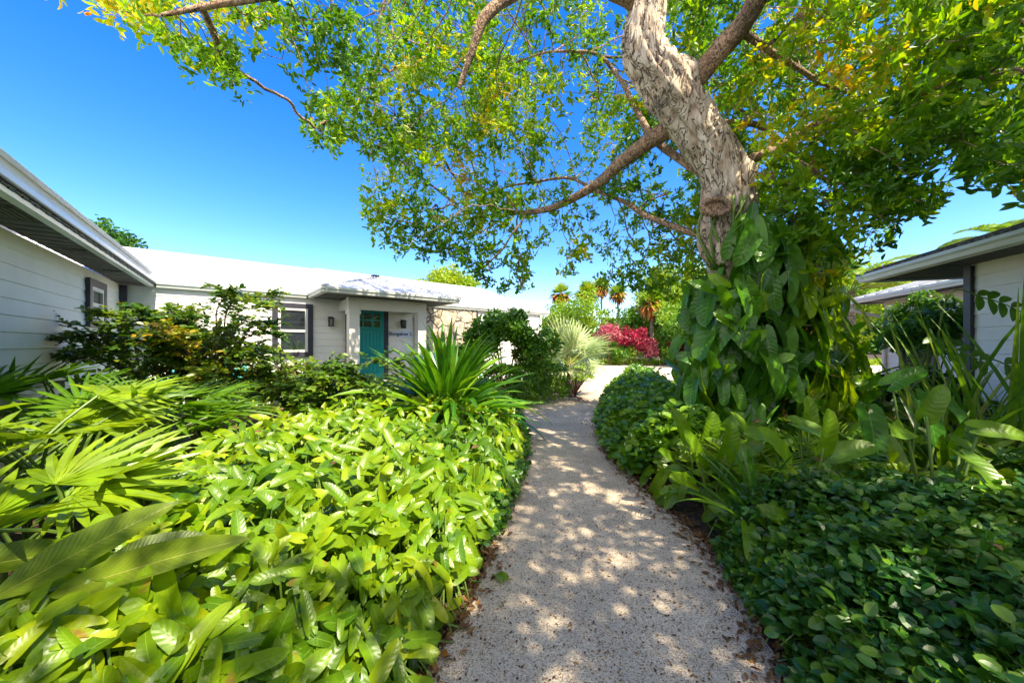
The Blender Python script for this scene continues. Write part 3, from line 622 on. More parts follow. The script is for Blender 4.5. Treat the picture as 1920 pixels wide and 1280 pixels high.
slope(m,[P3(RT,zr),P3(RT+nR*8.4,zr),P3(ra,zr+4.2*.33),P3(ra,zr+4.2*.33+.0001)],th=.03)
slope(m,[P3(RB+nR*8.4,zr),P3(RT+nR*8.4,zr),P3(ra,zr+4.2*.33),P3(RB+nR*4.2,zr+4.2*.33)],th=.03)
# shingle courses along the eave
for j in range(9):
    for i in range(48):
        c=RB+uR*(11*(i+.5+.5*(j%2))/48)+nR*(.05+j*.16)
        if (c-RT).dot(uR)<-(j*.16+.2): m.bar(P3(c+nR*.0,zr+(.05+j*.16)*.33+.012),P3(c+nR*.17,zr+(.22+j*.16)*.33+.024*0+.006),.215,.012)
m.build('roof',M['shingle'],rh)
# second building beyond
T2=np.array([10.25,11.2]); rh2=empty('bungalow',(*T2,0),label='cream bungalow with white roof and curved downspout beyond the right gutter',cat='bungalow'); house=rh2
u2=uR; w2=T2+nR*.75-u2*.45
HE2=HE
m=MB(); siding(m,w2-u2*8,w2,-nR,0,HE2+.02,.2); siding(m,w2,w2+nR*8,u2,0,HE2+.02,.2); m.build('wall',M['trim'],rh2)
gutter('gutter',T2-u2*9,T2,nR,HE2,M['trim'],h=.12,d=.10,e1=-1); gutter('gutter',T2,T2+nR*8,-u2,HE2,M['trim'],h=.12,d=.10,e0=1)
m=MB(); slope(m,[P3(T2-u2*9,ZE),P3(T2,ZE),P3(T2+nR*4-u2*4,ZE+1.3),P3(T2-u2*9+nR*4,ZE+1.3)],nr=18)
slope(m,[P3(T2,ZE),P3(T2+nR*8,ZE),P3(T2+nR*4-u2*4,ZE+1.3),P3(T2+nR*4-u2*4,ZE+1.3001)]); 
slope(m,[P3(T2-u2*9+nR*8,ZE),P3(T2+nR*8,ZE),P3(T2+nR*4-u2*4,ZE+1.3),P3(T2-u2*9+nR*4,ZE+1.3)]); m.build('roof',M['roof'],rh2)
m=MB(); m.box((*(T2+nR*.4-u2*4.5),HE2+.06),u2,4.45,.29,.012); m.build('soffit',M['soffit'],rh2)
m=MB(); wc=w2-nR*.06-u2*.1; d0=T2+nR*.06-u2*.25
m.tube(spline([(*d0,HE2-.0),(*d0,HE2-.16),(*(d0*.55+wc*.45),HE2-.30),(*(wc),HE2-.44),(*wc,HE2-.6),(*wc,.2)],26),.05,8); m.build('downspout',M['trim'],rh2,smooth=True)
def win2(d,w_,z0,z1):
    c=w2-u2*d-nR*.03; m=MB()
    for s in (-1,1): m.box((*(c+u2*s*w_),(z0+z1)/2),u2,.06,.035,(z1-z0)/2)
    for z in (z0,z1): m.box((*(c-nR*.002),z),u2,w_+.06,.035,.06)
    fr=m.build('window',M['slate'],rh2); m=MB(); m.box((*(c+nR*.01),(z0+z1)/2),u2,w_-.05,.006,(z1-z0)/2-.05); m.box((*(c-nR*.01),(z0+z1)/2),u2,.02,.012,(z1-z0)/2-.06)
    o=m.build('pane',M['glass']); o.parent=fr; o.matrix_parent_inverse=Matrix.Translation((-T2[0],-T2[1],0))
win2(1.3,.55,.8,2.2); win2(3.6,.55,.8,2.2)
house=house_save
#VEG
# ------------------------------------------------------------------ vegetation
ZUP=np.array([0,0,1.])
def ndir(n): 
    v=rng.normal(size=(n,3)); return norm(v)
def nz2(P,sc,seed=0.): return np.array([noise.noise(Vector((p[0]*sc,p[1]*sc,(p[2] if len(p)>2 else 0)*sc+seed))) for p in P])
SUNV=np.array(SV)

# ---- big tree over the path
tree=empty('shade_tree',(3.3,4.7,0),label='large leaning tree with pale cracked bark and wide green and yellow canopy over the path',cat='tree')
TP=[(1500,905,4.75),(1478,760,4.75),(1440,640,4.75),(1395,540,4.75),(1352,450,4.7),(1362,385,4.7),(1352,310,4.65),(1305,235,4.6),(1255,165,4.55),(1207,95,4.5),(1215,20,4.45),(1235,-80,4.5),(1300,-240,4.6)]
tp=spline([pt(*p) for p in TP],150); tp[0][2]=-.1
tr=np.interp(np.linspace(0,12,150),[0,1,3,4,5,6,7,8,9,10,12],[.42,.36,.30,.265,.30,.275,.265,.285,.235,.205,.155])
def bark_tube(path,rad,k,name,mat,amp,parent,knots=(),fz=1.4):
    T=norm(np.gradient(path,axis=0)); X=np.array([1.,0,0]); V=[]
    s_=np.concatenate([[0],np.cumsum(np.linalg.norm(np.diff(path,axis=0),axis=1))])
    for i,p in enumerate(path):
        X=X-T[i]*X.dot(T[i]); X/=np.linalg.norm(X); Y=np.cross(T[i],X)
        for j in range(k):
            a=2*math.pi*j/k+.10*s_[i]; d=X*math.cos(a)+Y*math.sin(a)
            q=Vector((math.cos(a)*2.2,math.sin(a)*2.2,s_[i]*fz))
            r=rad[i]*(1+.16*noise.noise(q*.8)+amp*noise.noise(q*2.4)+amp*.7*abs(noise.noise(Vector((q.x*4,q.y*4,q.z*2))))+amp*.35*noise.noise(Vector((q.x*9,q.y*9,q.z*6))))
            r-=rad[i]*amp*.9*max(0,.16-abs(noise.noise(Vector((q.x*2.2,q.y*2.2,q.z*1.1)))))*4
            P=p+d*r
            for (c,kr,h) in knots:
                dd=np.linalg.norm(P-c)/kr
                if dd<1: P=P+d*h*((1-dd*dd)**2)
            V.append(P)
    n=len(path); f=[[i*k+j,i*k+(j+1)%k,(i+1)*k+(j+1)%k,(i+1)*k+j] for i in range(n-1) for j in range(k)]
    m=MB(); m.raw(V,f); return m.build(name,mat,parent,smooth=True)
bark_tube(tp,tr,72,'trunk',M['bark'],.19,tree,knots=[(pt(1318,365,4.4),.22,.10),(pt(1300,120,4.4),.25,.10),(pt(1400,320,4.5),.18,.09),(pt(1180,110,4.3),.2,.06),(pt(1330,440,4.4),.16,.05)])
# cut limb scar: a ring of callus
m=MB(); c=pt(1343,388,4.36); ax=norm(np.array([-.15,-1,.1])); s1=norm(np.cross(ax,ZUP)); s2=np.cross(s1,ax)
ring=[c+(s1*math.cos(a)*.155+s2*math.sin(a)*.10)+ax*.0+ndir(1)[0]*.008 for a in np.linspace(0,2*math.pi,22)]
m.tube(ring,.032,8); m.raw([c+ax*-.03]+ring,[[0,i,i+1,i+1] for i in range(1,22)]); m.build('limb_scar',M['limb'],tree,smooth=True)

major=[  # pixel paths with depth and radii
 ([(1265,200,4.6),(1335,112,4.35),(1385,55,4.1),(1440,-30,3.8),(1540,-160,3.4),(1700,-330,3.0)],.135,.07),
 ([(1310,225,4.6),(1235,252,4.85),(1165,305,5.2),(1120,345,5.5),(1045,385,5.9),(960,400,6.3)],.13,.035),
 ([(1215,20,4.5),(1150,-20,4.3),(1060,-50,4.0),(980,-20,3.8),(915,30,3.7),(880,95,3.7),(860,165,3.8)],.12,.02),
 ([(980,-20,3.8),(820,-90,3.4),(640,-60,3.0),(520,-12,2.8),(400,10,2.7),(300,30,2.6)],.06,.012),
 ([(1340,340,4.7),(1225,262,5.2),(1170,160,5.8),(1120,105,6.1),(1040,95,6.4),(960,120,6.6)],.055,.012),
 ([(1350,455,4.75),(1235,415,5.4),(1150,370,6.2),(1060,335,6.8),(960,350,7.2),(860,380,7.4)],.05,.012),
 ([(1350,320,4.7),(1440,285,4.7),(1520,240,4.6),(1640,200,4.3),(1760,170,4.0)],.07,.015),
 ([(1300,240,4.6),(1420,235,4.9),(1540,330,5.0),(1620,350,5.0)],.05,.012),
 ([(1385,55,4.1),(1480,120,4.4),(1590,180,4.6)],.05,.015),
 ([(1235,-80,4.5),(1100,-260,5.0),(900,-300,6.0),(760,-180,7.2),(720,20,8.0),(700,160,8.3)],.12,.015),
 ([(1300,-240,4.6),(1500,-700,3.0),(2200,-1900,1.2)],.15,.06),
]
nodes=[];par=[]; isbig=[]
def addpath(P,pn):
    last=pn
    for q in P:
        nodes.append(np.array(q)); par.append(last); isbig.append(True); last=len(nodes)-1
for k,(P,ra,rb) in enumerate(major):
    if k==10: W3=[pt(1300,-240,4.6),np.array([3.0,3.6,7.0]),np.array([4.2,1.5,7.4]),np.array([5.0,-1.5,7.6])]
    else: W3=[pt(*p) for p in P]
    pth=spline(W3,40); wob=nz2(pth,1.6,k*7.)[:,None]*.10*np.linspace(.2,1,40)[:,None]; pth=pth+wob*np.array([1,.6,1.])
    rad=np.linspace(ra,rb,40)
    bark_tube(pth,rad,14,'limb',M['limb'],.10,tree,fz=2.5)
    addpath(pth[3::2],-1)
# attractors / leaf rosettes sampled through the crown
def inpoly(x,y,P):
    c=False;n=len(P);j=n-1
    for i in range(n):
        if ((P[i][1]>y)!=(P[j][1]>y)) and x<(P[j][0]-P[i][0])*(y-P[i][1])/(P[j][1]-P[i][1])+P[i][0]: c=not c
        j=i
    return c
CPOLY=[(650,-60),(655,90),(640,165),(565,205),(560,235),(612,285),(660,262),(705,300),(672,365),(690,428),(742,470),(775,492),(835,470),(885,505),(935,560),(985,545),(1000,480),(1050,525),(1100,500),(1150,545),(1235,560),(1310,560),(1420,560),(1560,560),(1640,470),(1700,405),(1778,372),(1745,350),(1680,325),(1745,300),(1850,325),(1990,330),(1990,-60)]
BPOLY=[(540,740),(1000,740),(990,900),(950,1010),(720,1060),(300,1050),(0,1030),(0,800),(250,730)]
bz=.5
BW_=[tuple(gp(x,y,bz)) for x,y in BPOLY]
def litzone(P):
    t=(P[2]-bz)/SUNV[2]; q=P-SUNV*t; return inpoly(q[0],q[1],BW_)
PZ=[tuple(a) for a in (porchC-nB*.3-uB*.6,porchD-nB*.3+uB*1.5,porchD+nB*3,porchC+nB*3-uB*.6)]
cand=[]; size=[]
OPEN=[(np.array([3.3,4.3,2.6]),1.15),(np.array([2.6,4.6,4.0]),.7),(np.array([1.4,3.6,.6]),.5),(np.array([5.6,5.0,3.8]),1.0),(np.array([4.4,4.3,4.0]),1.3),(np.array([5.6,3.9,4.4]),.9)]
def shades_open(P):
    for c,r in OPEN:
        d=P-c; t=d.dot(SUNV)
        if t>r+.2 and np.linalg.norm(d-SUNV*t)<r: return True
    return False
def depth_at(x):
    return np.interp(x,[550,700,900,1150,1350,1500,1700,1950],[5.2,5.6,6.0,6.8,5.6,4.6,3.9,3.1])
def sample_crown(n,xr,yr,thr,spread,k):
    got=0;tries=0
    while got<n and tries<n*30:
        tries+=1; x=rng.uniform(*xr); y=rng.uniform(*yr)
        if not inpoly(x,y,CPOLY): continue
        Yd=depth_at(x)*rng.uniform(1-spread*.6,1+spread); P=pt(x,y,Yd)
        g=noise.noise(Vector((P[0]*1.3,P[1]*1.0,P[2]*1.3+k)))+.45*noise.noise(Vector((P[0]*3.4,P[1]*2.5,P[2]*3.4+k)))
        edge=1.0
        if g<thr: continue
        # keep the trunk visible
        tx=np.interp(y,[0,95,165,235,310,385,450],[1215,1207,1255,1305,1352,1362,1352])
        if abs(x-tx)<75 and y<455 and Yd<4.75: continue
        if abs(x-tx)<60 and y<455 and Yd<5.0 : continue
        if x>1400 and y>395 and rng.random()<.62: continue
        if litzone(P) and rng.random()<.93: continue
        if shades_open(P) and rng.random()<.5: continue
        cand.append(P); size.append(.118 if x<1250 else .118); got+=1
sample_crown(2050,(550,1330),(-60,570),.10,.28,3.)
sample_crown(450,(560,1000),(100,560),-.05,.12,9.)
sample_crown(2300,(1290,1990),(-60,560),-.06,.35,5.)
SPR=[(190,5,22,8,12),(225,14,20,10,14),(262,28,24,14,24),(292,62,14,12,12),(285,12,30,10,12),(318,35,16,22,12),(345,92,16,14,16),(372,80,18,22,14),(400,105,26,20,24),(428,130,16,20,20),(436,160,6,10,6),(410,55,14,26,10),(440,20,20,14,10),(478,18,20,20,16),(520,12,24,12,12),(560,30,26,20,22),(548,75,18,22,14),(585,105,24,20,18),(610,60,26,22,20),(640,110,20,26,18),(640,30,30,24,20),(590,195,10,8,5),(480,90,8,8,4),(360,8,40,8,12)]
for (x,y,rx,ry,n) in SPR:
    for _ in range(int(n*.62)):
        a=rng.normal(size=2)*.6; cand.append(pt(x+a[0]*rx,y+a[1]*ry,2.9+rng.normal()*.16+(x-200)*.001)); size.append(.08)
# unseen crown, shaped for the shade it casts, beyond the top and right of the frame and behind the camera
n=0
while n<4900:
    P=np.array([rng.uniform(-1.5,10),rng.uniform(-7,7),rng.uniform(4.4,8.4)])
    if ((P[0]-4)/6)**2+((P[1]-.5)/7)**2+((P[2]-5.6)/2.6)**2>1: continue
    if P[1]>.3:
        px=CX+P[0]/P[1]*F; py=HY-(P[2]-CH)/P[1]*F
        if -60<px<1980 and py>-70: continue
    if noise.noise(Vector(P*.9))+.3*noise.noise(Vector(P*2.6))<-.14: continue
    if litzone(P): continue
    if shades_open(P) and rng.random()<.85: continue
    cand.append(P); size.append(.12); n+=1
n=0
while n<520:  # unseen leaves added out of frame to dapple the path with shade
    gy=rng.uniform(1.2,6.0); gx=rng.uniform(float(XL(gy)),float(XR(gy))); z=rng.uniform(4.6,7.2); P=np.array([gx,gy,0])+SUNV*(z/SUNV[2])
    if P[1]>.3 and CX+P[0]/P[1]*F<1980 and HY-(P[2]-CH)/P[1]*F>-70: continue
    if noise.noise(Vector((gx*2.3,gy*2.3,4.)))+.4*noise.noise(Vector((gx*6,gy*6,7.)))>.16: continue
    cand.append(P); size.append(.12); n+=1
# high leaves whose shade dapples the porch roof
n=0
while n<420:
    x=rng.uniform(680,1000); y=rng.uniform(20,430); P=pt(x,y,rng.uniform(7.6,10.2)); t=(P[2]-3.2)/SUNV[2]; q=P-SUNV*t
    if not inpoly(x,y,CPOLY): continue
    if not inpoly(q[0],q[1],PZ) : continue
    if noise.noise(Vector(P*1.1))<-.25: continue
    cand.append(P); size.append(.085); n+=1
cand=np.array(cand); size=np.array(size)
# twigs by space colonisation
att=cand[rng.permutation(len(cand))]
ND=[tuple(p) for p in nodes]; nod=np.array(nodes)
D2=np.full(len(att),1e9); NI=np.zeros(len(att),int)
def upd(start):
    global D2,NI
    B=nod[start:]
    for i0 in range(0,len(att),1500):
        a=att[i0:i0+1500]; d=((a[:,None]-B[None])**2).sum(-1); j=d.argmin(1); dm=d[np.arange(len(a)),j]
        mk=dm<D2[i0:i0+1500]; D2[i0:i0+1500][mk]=dm[mk]; NI[i0:i0+1500][mk]=j[mk]+start
upd(0); STEP=.17; par=list(par)
for it in range(70):
    live=D2>.16**2
    if not live.any(): break
    new=[];np_=[]
    ids=np.unique(NI[live])
    for i in ids:
        sel=live&(NI==i); v=norm(att[sel]-nod[i]).sum(0); L_=np.linalg.norm(v)
        if L_<1e-3: v=ndir(1)[0]; L_=1
        q=nod[i]+v/L_*STEP+rng.normal(size=3)*.018; new.append(q); np_.append(i)
    s0=len(nod); nod=np.vstack([nod,new]); par+=np_; upd(s0)
nn=len(nod); big=np.zeros(nn,bool); big[:len(nodes)]=True
ch=[[] for _ in range(nn)]
for i,p in enumerate(par):
    if p>=0: ch[p].append(i)
rad=np.zeros(nn)
for i in range(nn-1,-1,-1):
    if par[i]>=0 and not big[i]:
        if rad[i]==0: rad[i]=.0035
    if not big[i]:
        p=par[i]; rad[p]=(rad[p]**2.3+rad[i]**2.3)**(1/2.3)
rad=np.minimum(rad,.045)
m=MB()
def chain(i):
    """walk down the thickest child"""
    P=[nod[par[i]],nod[i]];Rr=[min(rad[i],rad[par[i]] if rad[par[i]]>0 else .01)*1.0,rad[i]]; cur=i; side=[]
    while True:
        c=[k for k in ch[cur] if not big[k]]
        if not c: break
        c.sort(key=lambda k:-rad[k]); side+=c[1:]; cur=c[0]; P.append(nod[cur]); Rr.append(rad[cur])
    return P,Rr,side
stack=[c for i in range(len(nodes)) for c in ch[i] if not big[c]]
while stack:
    i=stack.pop(); P,Rr,side=chain(i); stack+=side
    if len(P)>2: P=spline(P,len(P)*2-1); Rr=np.interp(np.linspace(0,1,len(P)),np.linspace(0,1,len(Rr)),Rr)
    m.tube(P,Rr,5,cap=False)
print('twig nodes',nn,'attractors',len(att))
m.build('twigs',M['limb'],tree,smooth=True)
# leaves: rosettes
m=MB()
def rosettes(m,C_,size,k,tpl,up=.35,wr=(.32,.42),droop=.25,spread=.035,rnd=None,out=None):
    Nn=len(C_); ax=norm(rng.normal(size=(Nn,3))*.7+ZUP*up+(0 if out is None else out))
    P=np.repeat(C_,k,0); A=np.repeat(ax,k,0); S=np.repeat(np.broadcast_to(size,(Nn,)),k)
    e=norm(np.cross(A,ndir(len(P)))); d=norm(e+A*rng.uniform(-.25,.7,(len(P),1)))
    nr=norm(A+rng.normal(size=A.shape)*.35); P=P+rng.normal(size=P.shape)*spread
    r=None if rnd is None else np.repeat(rnd,k)+rng.normal(size=len(P))*.1
    m.leaves(tpl,P,d,nr,S*rng.uniform(.65,1.2,len(P)),rng.uniform(*wr,len(P))*.5,rng.uniform(0,droop,len(P)),r=None if r is None else np.clip(r,0,1))
hue=np.clip(.33+nz2(cand,.8,2.)*.5+nz2(cand,2.5,5.)*.3+rng.normal(size=len(cand))*.06,0,.70)
pxx=CX+cand[:,0]/np.maximum(cand[:,1],.3)*F; pyy=HY-(cand[:,2]-CH)/np.maximum(cand[:,1],.3)*F
for gx,gy,gr in ((230,20,70),(420,110,40),(720,350,60),(740,180,50),(860,330,50),(960,210,60),(1640,250,35),(1560,120,40)):
    hue[((pxx-gx)**2+(pyy-gy)**2<gr*gr)]+=.12
hue[(cand[:,0]<-1.6)&(cand[:,2]>4.0)&(cand[:,1]<3.2)]+=.12
yl=(nz2(cand,1.9,31.)>.42); hue[yl]+=.14
k3=3; cc=np.repeat(cand,k3,0); keep=rng.random(len(cc))<.85; off=rng.normal(size=cc.shape)*.075; off[::k3]=0
rosettes(m,(cc+off)[keep],(np.repeat(size,k3)*.82)[keep],6,T_ELL,rnd=np.clip(np.repeat(hue,k3)+rng.normal(size=len(cc))*.05,0,.8)[keep],spread=.02,wr=(.36,.50),up=-.1)
m.build('crown',M['canopy'],tree)

# ---- climbing philodendron on the trunk
def phi_leaves(m,P,d,nr,L,Wr=(.36,.46),droop=(.05,.45),rnd=None):
    m.leaves(T_PHI,P,d,nr,L,rng.uniform(*Wr,len(P))*.5,rng.uniform(*droop,len(P)),r=rnd)
cl=empty('climbing_philodendron',(3.2,4.3,0),label='climbing philodendron with huge glossy dark green leaves wrapping the big trunk',cat='climbing plant')
m=MB(); vs=MB(); Pv=[];dv=[];nv=[];Lv=[];Rv=[]
VB=[(1430,492,40,45,22,.42),(1345,600,60,50,24,.48),(1440,500,50,60,24,.48),(1535,440,35,50,18,.40),(1500,560,60,70,34,.5),(1330,660,40,60,18,.5),(1420,640,60,70,30,.5),(1540,650,55,80,30,.48),(1480,760,80,70,40,.46),(1345,760,60,50,24,.46),(1560,780,45,60,24,.42),(1400,850,70,45,24,.40),(1530,860,60,40,20,.34),(1590,720,28,80,18,.42),(1600,830,40,50,16,.36),(1300,800,30,40,10,.4),(1530,520,28,80,20,.40),(1300,700,30,50,10,.45)]
for (x,y,rx,ry,n,L) in VB:
    for _ in range(int(n*2.1)):
        a=rng.uniform(-1,1,2); px=x+a[0]*rx; py=y+a[1]*ry
        cx=np.interp(py,[400,600,900],[1420,1440,1450]); u=np.clip((px-cx)/(130 if py<700 else 170),-1,1)
        Yd=4.55-.62*math.sqrt(max(0,1-u*u))+rng.uniform(-.12,.35); P=pt(px,py,Yd)
        P[2]+=L*.3
        o=norm(np.array([u*1.0+rng.normal()*.25,-(1-abs(u))-.25+rng.normal()*.2,0.])); 
        d=norm(np.array([rng.normal()*.42+u*.3,-.2+rng.normal()*.25,-1.0 if rng.random()<.72 else .35])); nn_=norm(o+ZUP*.55+rng.normal(size=3)*.15)
        Pv.append(P);dv.append(d);nv.append(nn_);Lv.append(L*rng.uniform(.5,1.08)*(.62 if d[2]>-.2 else 1)); Rv.append(np.clip(rng.normal(.35,.22)+(.45 if u>.5 else 0),0,1))  # right-hand leaves coloured lighter, as if lit by the sun
        b=P-o*.32+ZUP*rng.uniform(-.25,.1); vs.tube(spline([b,(b+P)/2+ZUP*.10,P],5),.008,4,cap=False)
phi_leaves(m,np.array(Pv),np.array(dv),np.array(nv),np.array(Lv),Wr=(.40,.58),rnd=np.array(Rv)); m.build('leaves',M['phid'],cl,smooth=True)
for k in range(9):
    a0=k*.75; P=[]
    for t in np.linspace(0,1,16):
        i=int(t*62); c=tp[i]; rr=tr[i]+.03; a=a0+t*1.9; P.append(c+np.array([math.cos(a),-abs(math.sin(a)),0])*rr)
    vs.tube(P,.018,6)
vs.build('vine_stems',M['stem'],cl,smooth=True)
# brown fibrous dead leaves caught inside the climber
m=MB(); Q=[pt(rng.uniform(1450,1530),rng.uniform(690,780),rng.uniform(3.95,4.3)) for _ in range(60)]
m.blades(Q,rng.uniform(0,6.28,60),rng.uniform(-1.5,.3,60),rng.uniform(.15,.4,60),rng.uniform(.01,.05,60),.6,P_STRAP,4); m.build('dead_leaves',M['dead'],cl)

# ---- left bed of philodendron ground cover
def bedh(x,y,side):
    e=(XL(y)-x) if side<0 else (x-XR(y)); e=np.maximum(e,0)
    return np.interp(e,[0,.12,.5,1.2,3],[.10,.28,.50,.58,.62])
def ground_philo(name,mat,pts,side,L0_,label_kw,stemmat=None,hm=1.,faceaz=None,rnd0=.5,zoff=0.):
    pts=np.asarray(pts); n=len(pts); x,y=pts[:,0],pts[:,1]
    h=bedh(x,y,side)*hm*np.interp(y,[1.2,2.6],[.8,1])+nz2(pts,1.3,4.)*.17+nz2(pts,4.5,8.)*.12+zoff
    lay=rng.random(n); z=h*np.where(lay<.72,1,rng.uniform(.35,.8,n))+rng.uniform(-.05,.08,n)
    P=np.stack([x,y,np.maximum(z,.07)],1)
    e=(XL(y)-x) if side<0 else (x-XR(y)); az=rng.uniform(0,2*math.pi,n)
    tilt=rng.uniform(-.5,1.6,n)
    edge=np.clip(1-e/.6,0,1)
    # leaves lean toward light (sun side and the viewer), edge ones fall over the path
    dx=np.cos(az)*.85; dy=np.sin(az)*.85-.2
    dx=dx*(1-edge)+(-side)*edge*-1*-1*(1.0)*edge*.8+dx*edge*.3
    d=norm(np.stack([dx,dy,np.sin(tilt)*.95+.15-edge*.9],1))
    nr=norm(np.stack([rng.normal(size=n)*.35+.25-0*edge,rng.normal(size=n)*.35-.75,np.full(n,.9)],1)+edge[:,None]*np.array([-side*.6,-.3,0]))
    L=L0_*rng.uniform(.6,1.25,n)
    m=MB(); rv=np.clip(rnd0+nz2(pts,.9,12.)*.5+rng.normal(size=n)*.2,0,1)
    phi_leaves(m,P-d*L[:,None]*.35,d,nr,L,(.32,.48),(.0,.6),rv); m.build('foliage',mat,None,smooth=True)
    o=bpy.context.scene.collection.objects[-1] if False else C.objects[len(C.objects)-1]
    o.name=name; tag(o,*label_kw,kind='stuff')
    return P,d,L,o
pts=[]
while len(pts)<8200:
    y=.75+rng.random()**1.3*8.25; x=XL(y)-rng.random()**1.05*(1.9+.62*y)-.02
    if -x>CX/F*y+.6: continue
    # keep clumps for palms and lilies free-ish
    if (x+4.4)**2+(y-5.2)**2<2.0 or (x+3.4)**2+(y-2.7)**2<.7 or (x+3.5)**2+(y-3.8)**2<.8 or (x+2.4)**2+(y-1.75)**2<.25: continue
    pts.append((x,y))
P_,d_,L_,gc=ground_philo('philodendron_groundcover',M['phi'],pts,-1,.155,('sunlit bed of bright green philodendron leaves left of the path','ground cover'))
m=MB(); sel=(P_[:,1]<5); B=P_[sel]-d_[sel]*L_[sel][:,None]*.35; n=len(B); 
foot=B.copy(); foot[:,2]=0; foot[:,:2]+=rng.normal(size=(n,2))*.08
mid=(B+foot)/2+rng.normal(size=(n,3))*.02
for a,b,c in zip(foot,mid,B): m.tube([a,b,c],.005,4,cap=False)
o=m.build('groundcover_stalks',M['stem'],None); o.parent=gc
# right bed: philodendron of the shade
pts=[]
while len(pts)<1900:
    y=2.0+7*rng.random()**1.5; x=XR(y)+rng.random()**1.1*(4.5)+.03
    if x>CX/F*y+.6: continue
    if (x-3.2)**2+(y-4.6)**2<.35: continue
    if y<2.3 and rng.random()<.6: continue
    pts.append((x,y))
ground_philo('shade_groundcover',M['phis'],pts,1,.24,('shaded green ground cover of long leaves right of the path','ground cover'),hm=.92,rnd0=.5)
# low small-leaved cover hugging both path edges
def small_cover(name,mat,pts,side,size,label,hm,k=6,hz=.0,tpl=T_RND):
    pts=np.asarray(pts); n=len(pts); h=bedh(pts[:,0],pts[:,1],side)*hm+nz2(pts,1.8,1.)*.14+nz2(pts,5,1.)*.05
    z=h*rng.uniform(.55,1,n)**.6
    P=np.stack([pts[:,0],pts[:,1],np.maximum(z,.04)],1); az=rng.uniform(0,2*math.pi,n)
    P[:,2]+=np.abs(nz2(pts,3.2,21.))*.16
    # short sprigs with paired leaves
    sd_=norm(np.stack([np.cos(az),np.sin(az)-.2,rng.uniform(-.2,1.3,n)],1)); m=MB(); st=MB()
    for j in range(k):
        q=P+sd_*(j-k/2)*size*.42; s=1 if j%2 else -1
        lat=norm(np.cross(sd_,ZUP+rng.normal(size=(n,3))*.25)); d=norm(lat*s+sd_*.5+rng.normal(size=(n,3))*.2)
        nr=norm(ZUP+np.array([.1,-.6,0])+rng.normal(size=(n,3))*.5); m.leaves(tpl,q,d,nr,size*rng.uniform(.55,1.25,n),rng.uniform(.6,.8,n)*.5,rng.uniform(0,.3,n),r=np.clip(.45+nz2(pts,2.,3.)*.7+rng.normal(size=n)*.25,0,1))
    o=m.build(name,mat); tag(o,*label,kind='stuff')
    for i in np.nonzero(pts[:,1]<3.2)[0][::2]: st.tube([P[i]-sd_[i]*size*k*.3-ZUP*.05,P[i],P[i]+sd_[i]*size*k*.2],.0025,3,cap=False)
    if st.n: q=st.build('cover_sprigs',M['stem']); q.parent=o
    return o
pts=[]
while len(pts)<4600:
    y=.9+rng.random()**1.2*1.9; x=XR(y)+rng.random()*3.6-.02
    if x>CX/F*y+.5: continue
    if y>2.0 and rng.random()<(y-2.0)/.7: continue
    pts.append((x,y))
small_cover('round_leaf_groundcover',M['round'],pts,1,.058,('dense dark low cover of small round leaves at the lower right','ground cover'),1.05)
pts=[]
while len(pts)<2600:
    y=3.9+rng.random()*7.0; x=XR(y)+rng.random()**1.3*(1.25)-.04
    pts.append((x,y))
small_cover('edge_groundcover',M['hedge'],pts,1,.10,('leafy low green cover edging the right side of the path up to the bend','ground cover'),1.35)
pts=[]
while len(pts)<1100:
    y=2.6+rng.random()*5.5; x=XL(y)-rng.random()**1.5*.8+.03; pts.append((x,y))
small_cover('vine_groundcover',M['dark'],pts,-1,.06,('small dark creeping leaves along the left edge of the path','ground cover'),.55)

# ---- leaf litter along the edges, a few single fallen leaves
m=MB(); P=[]
for _ in range(5200):
    y=1.2+rng.random()*8; s=rng.random()<.6
    x=(XR(y)-abs(rng.normal())*.10+.06) if s else (XL(y)+abs(rng.normal())*.06-.05); P.append((x,y,.012+rng.random()*.02))
P=np.array(P); a=rng.uniform(0,6.28,len(P)); m.leaves(T_ELL,P,np.stack([np.cos(a),np.sin(a),rng.normal(size=len(a))*.25],1),ZUP+rng.normal(size=P.shape)*.3,rng.uniform(.015,.06,len(P)),.22,rng.uniform(-.5,.5,len(P)))
tag(m.build('leaf_litter',M['litter']),'brown leaf litter scattered along both edges of the gravel path','leaf litter',kind='stuff')
m=MB(); P=[]
for _ in range(80):
    y=1.2+rng.random()*6; sdn=rng.random()<.4; x=(XL(y)-rng.random()*4) if sdn else (XR(y)+rng.random()*3.2); P.append((x,y,float(bedh(np.array([x]),np.array([y]),-1 if sdn else 1)[0])+.06+rng.random()*.10))
P=np.array(P); a=rng.uniform(0,6.28,len(P)); m.leaves(T_ELL,P,np.stack([np.cos(a),np.sin(a),rng.normal(size=len(a))*.4],1),ZUP+np.array([0,-.4,0])+rng.normal(size=P.shape)*.3,rng.uniform(.04,.09,len(P)),.24,rng.uniform(0,.6,len(P)))
tag(m.build('dropped_leaves',M['litter']),'dry orange brown tree leaves caught on top of the green beds','leaf litter',kind='stuff')
m=MB(); n=3000; ys=1.2+rng.random(n)**1.5*7; t=rng.random(n); xs=XL(ys)*(1-t)+XR(ys)*t
m.leaves(T_ELL,np.stack([xs,ys,np.full(n,.012)],1),np.stack([rng.normal(size=n),rng.normal(size=n),rng.normal(size=n)*.2],1),np.tile(ZUP,(n,1)),rng.uniform(.008,.02,n),.3,0.)
tag(m.build('path_debris',M['litter']),'tiny dark bits of debris scattered over the gravel','debris',kind='stuff')
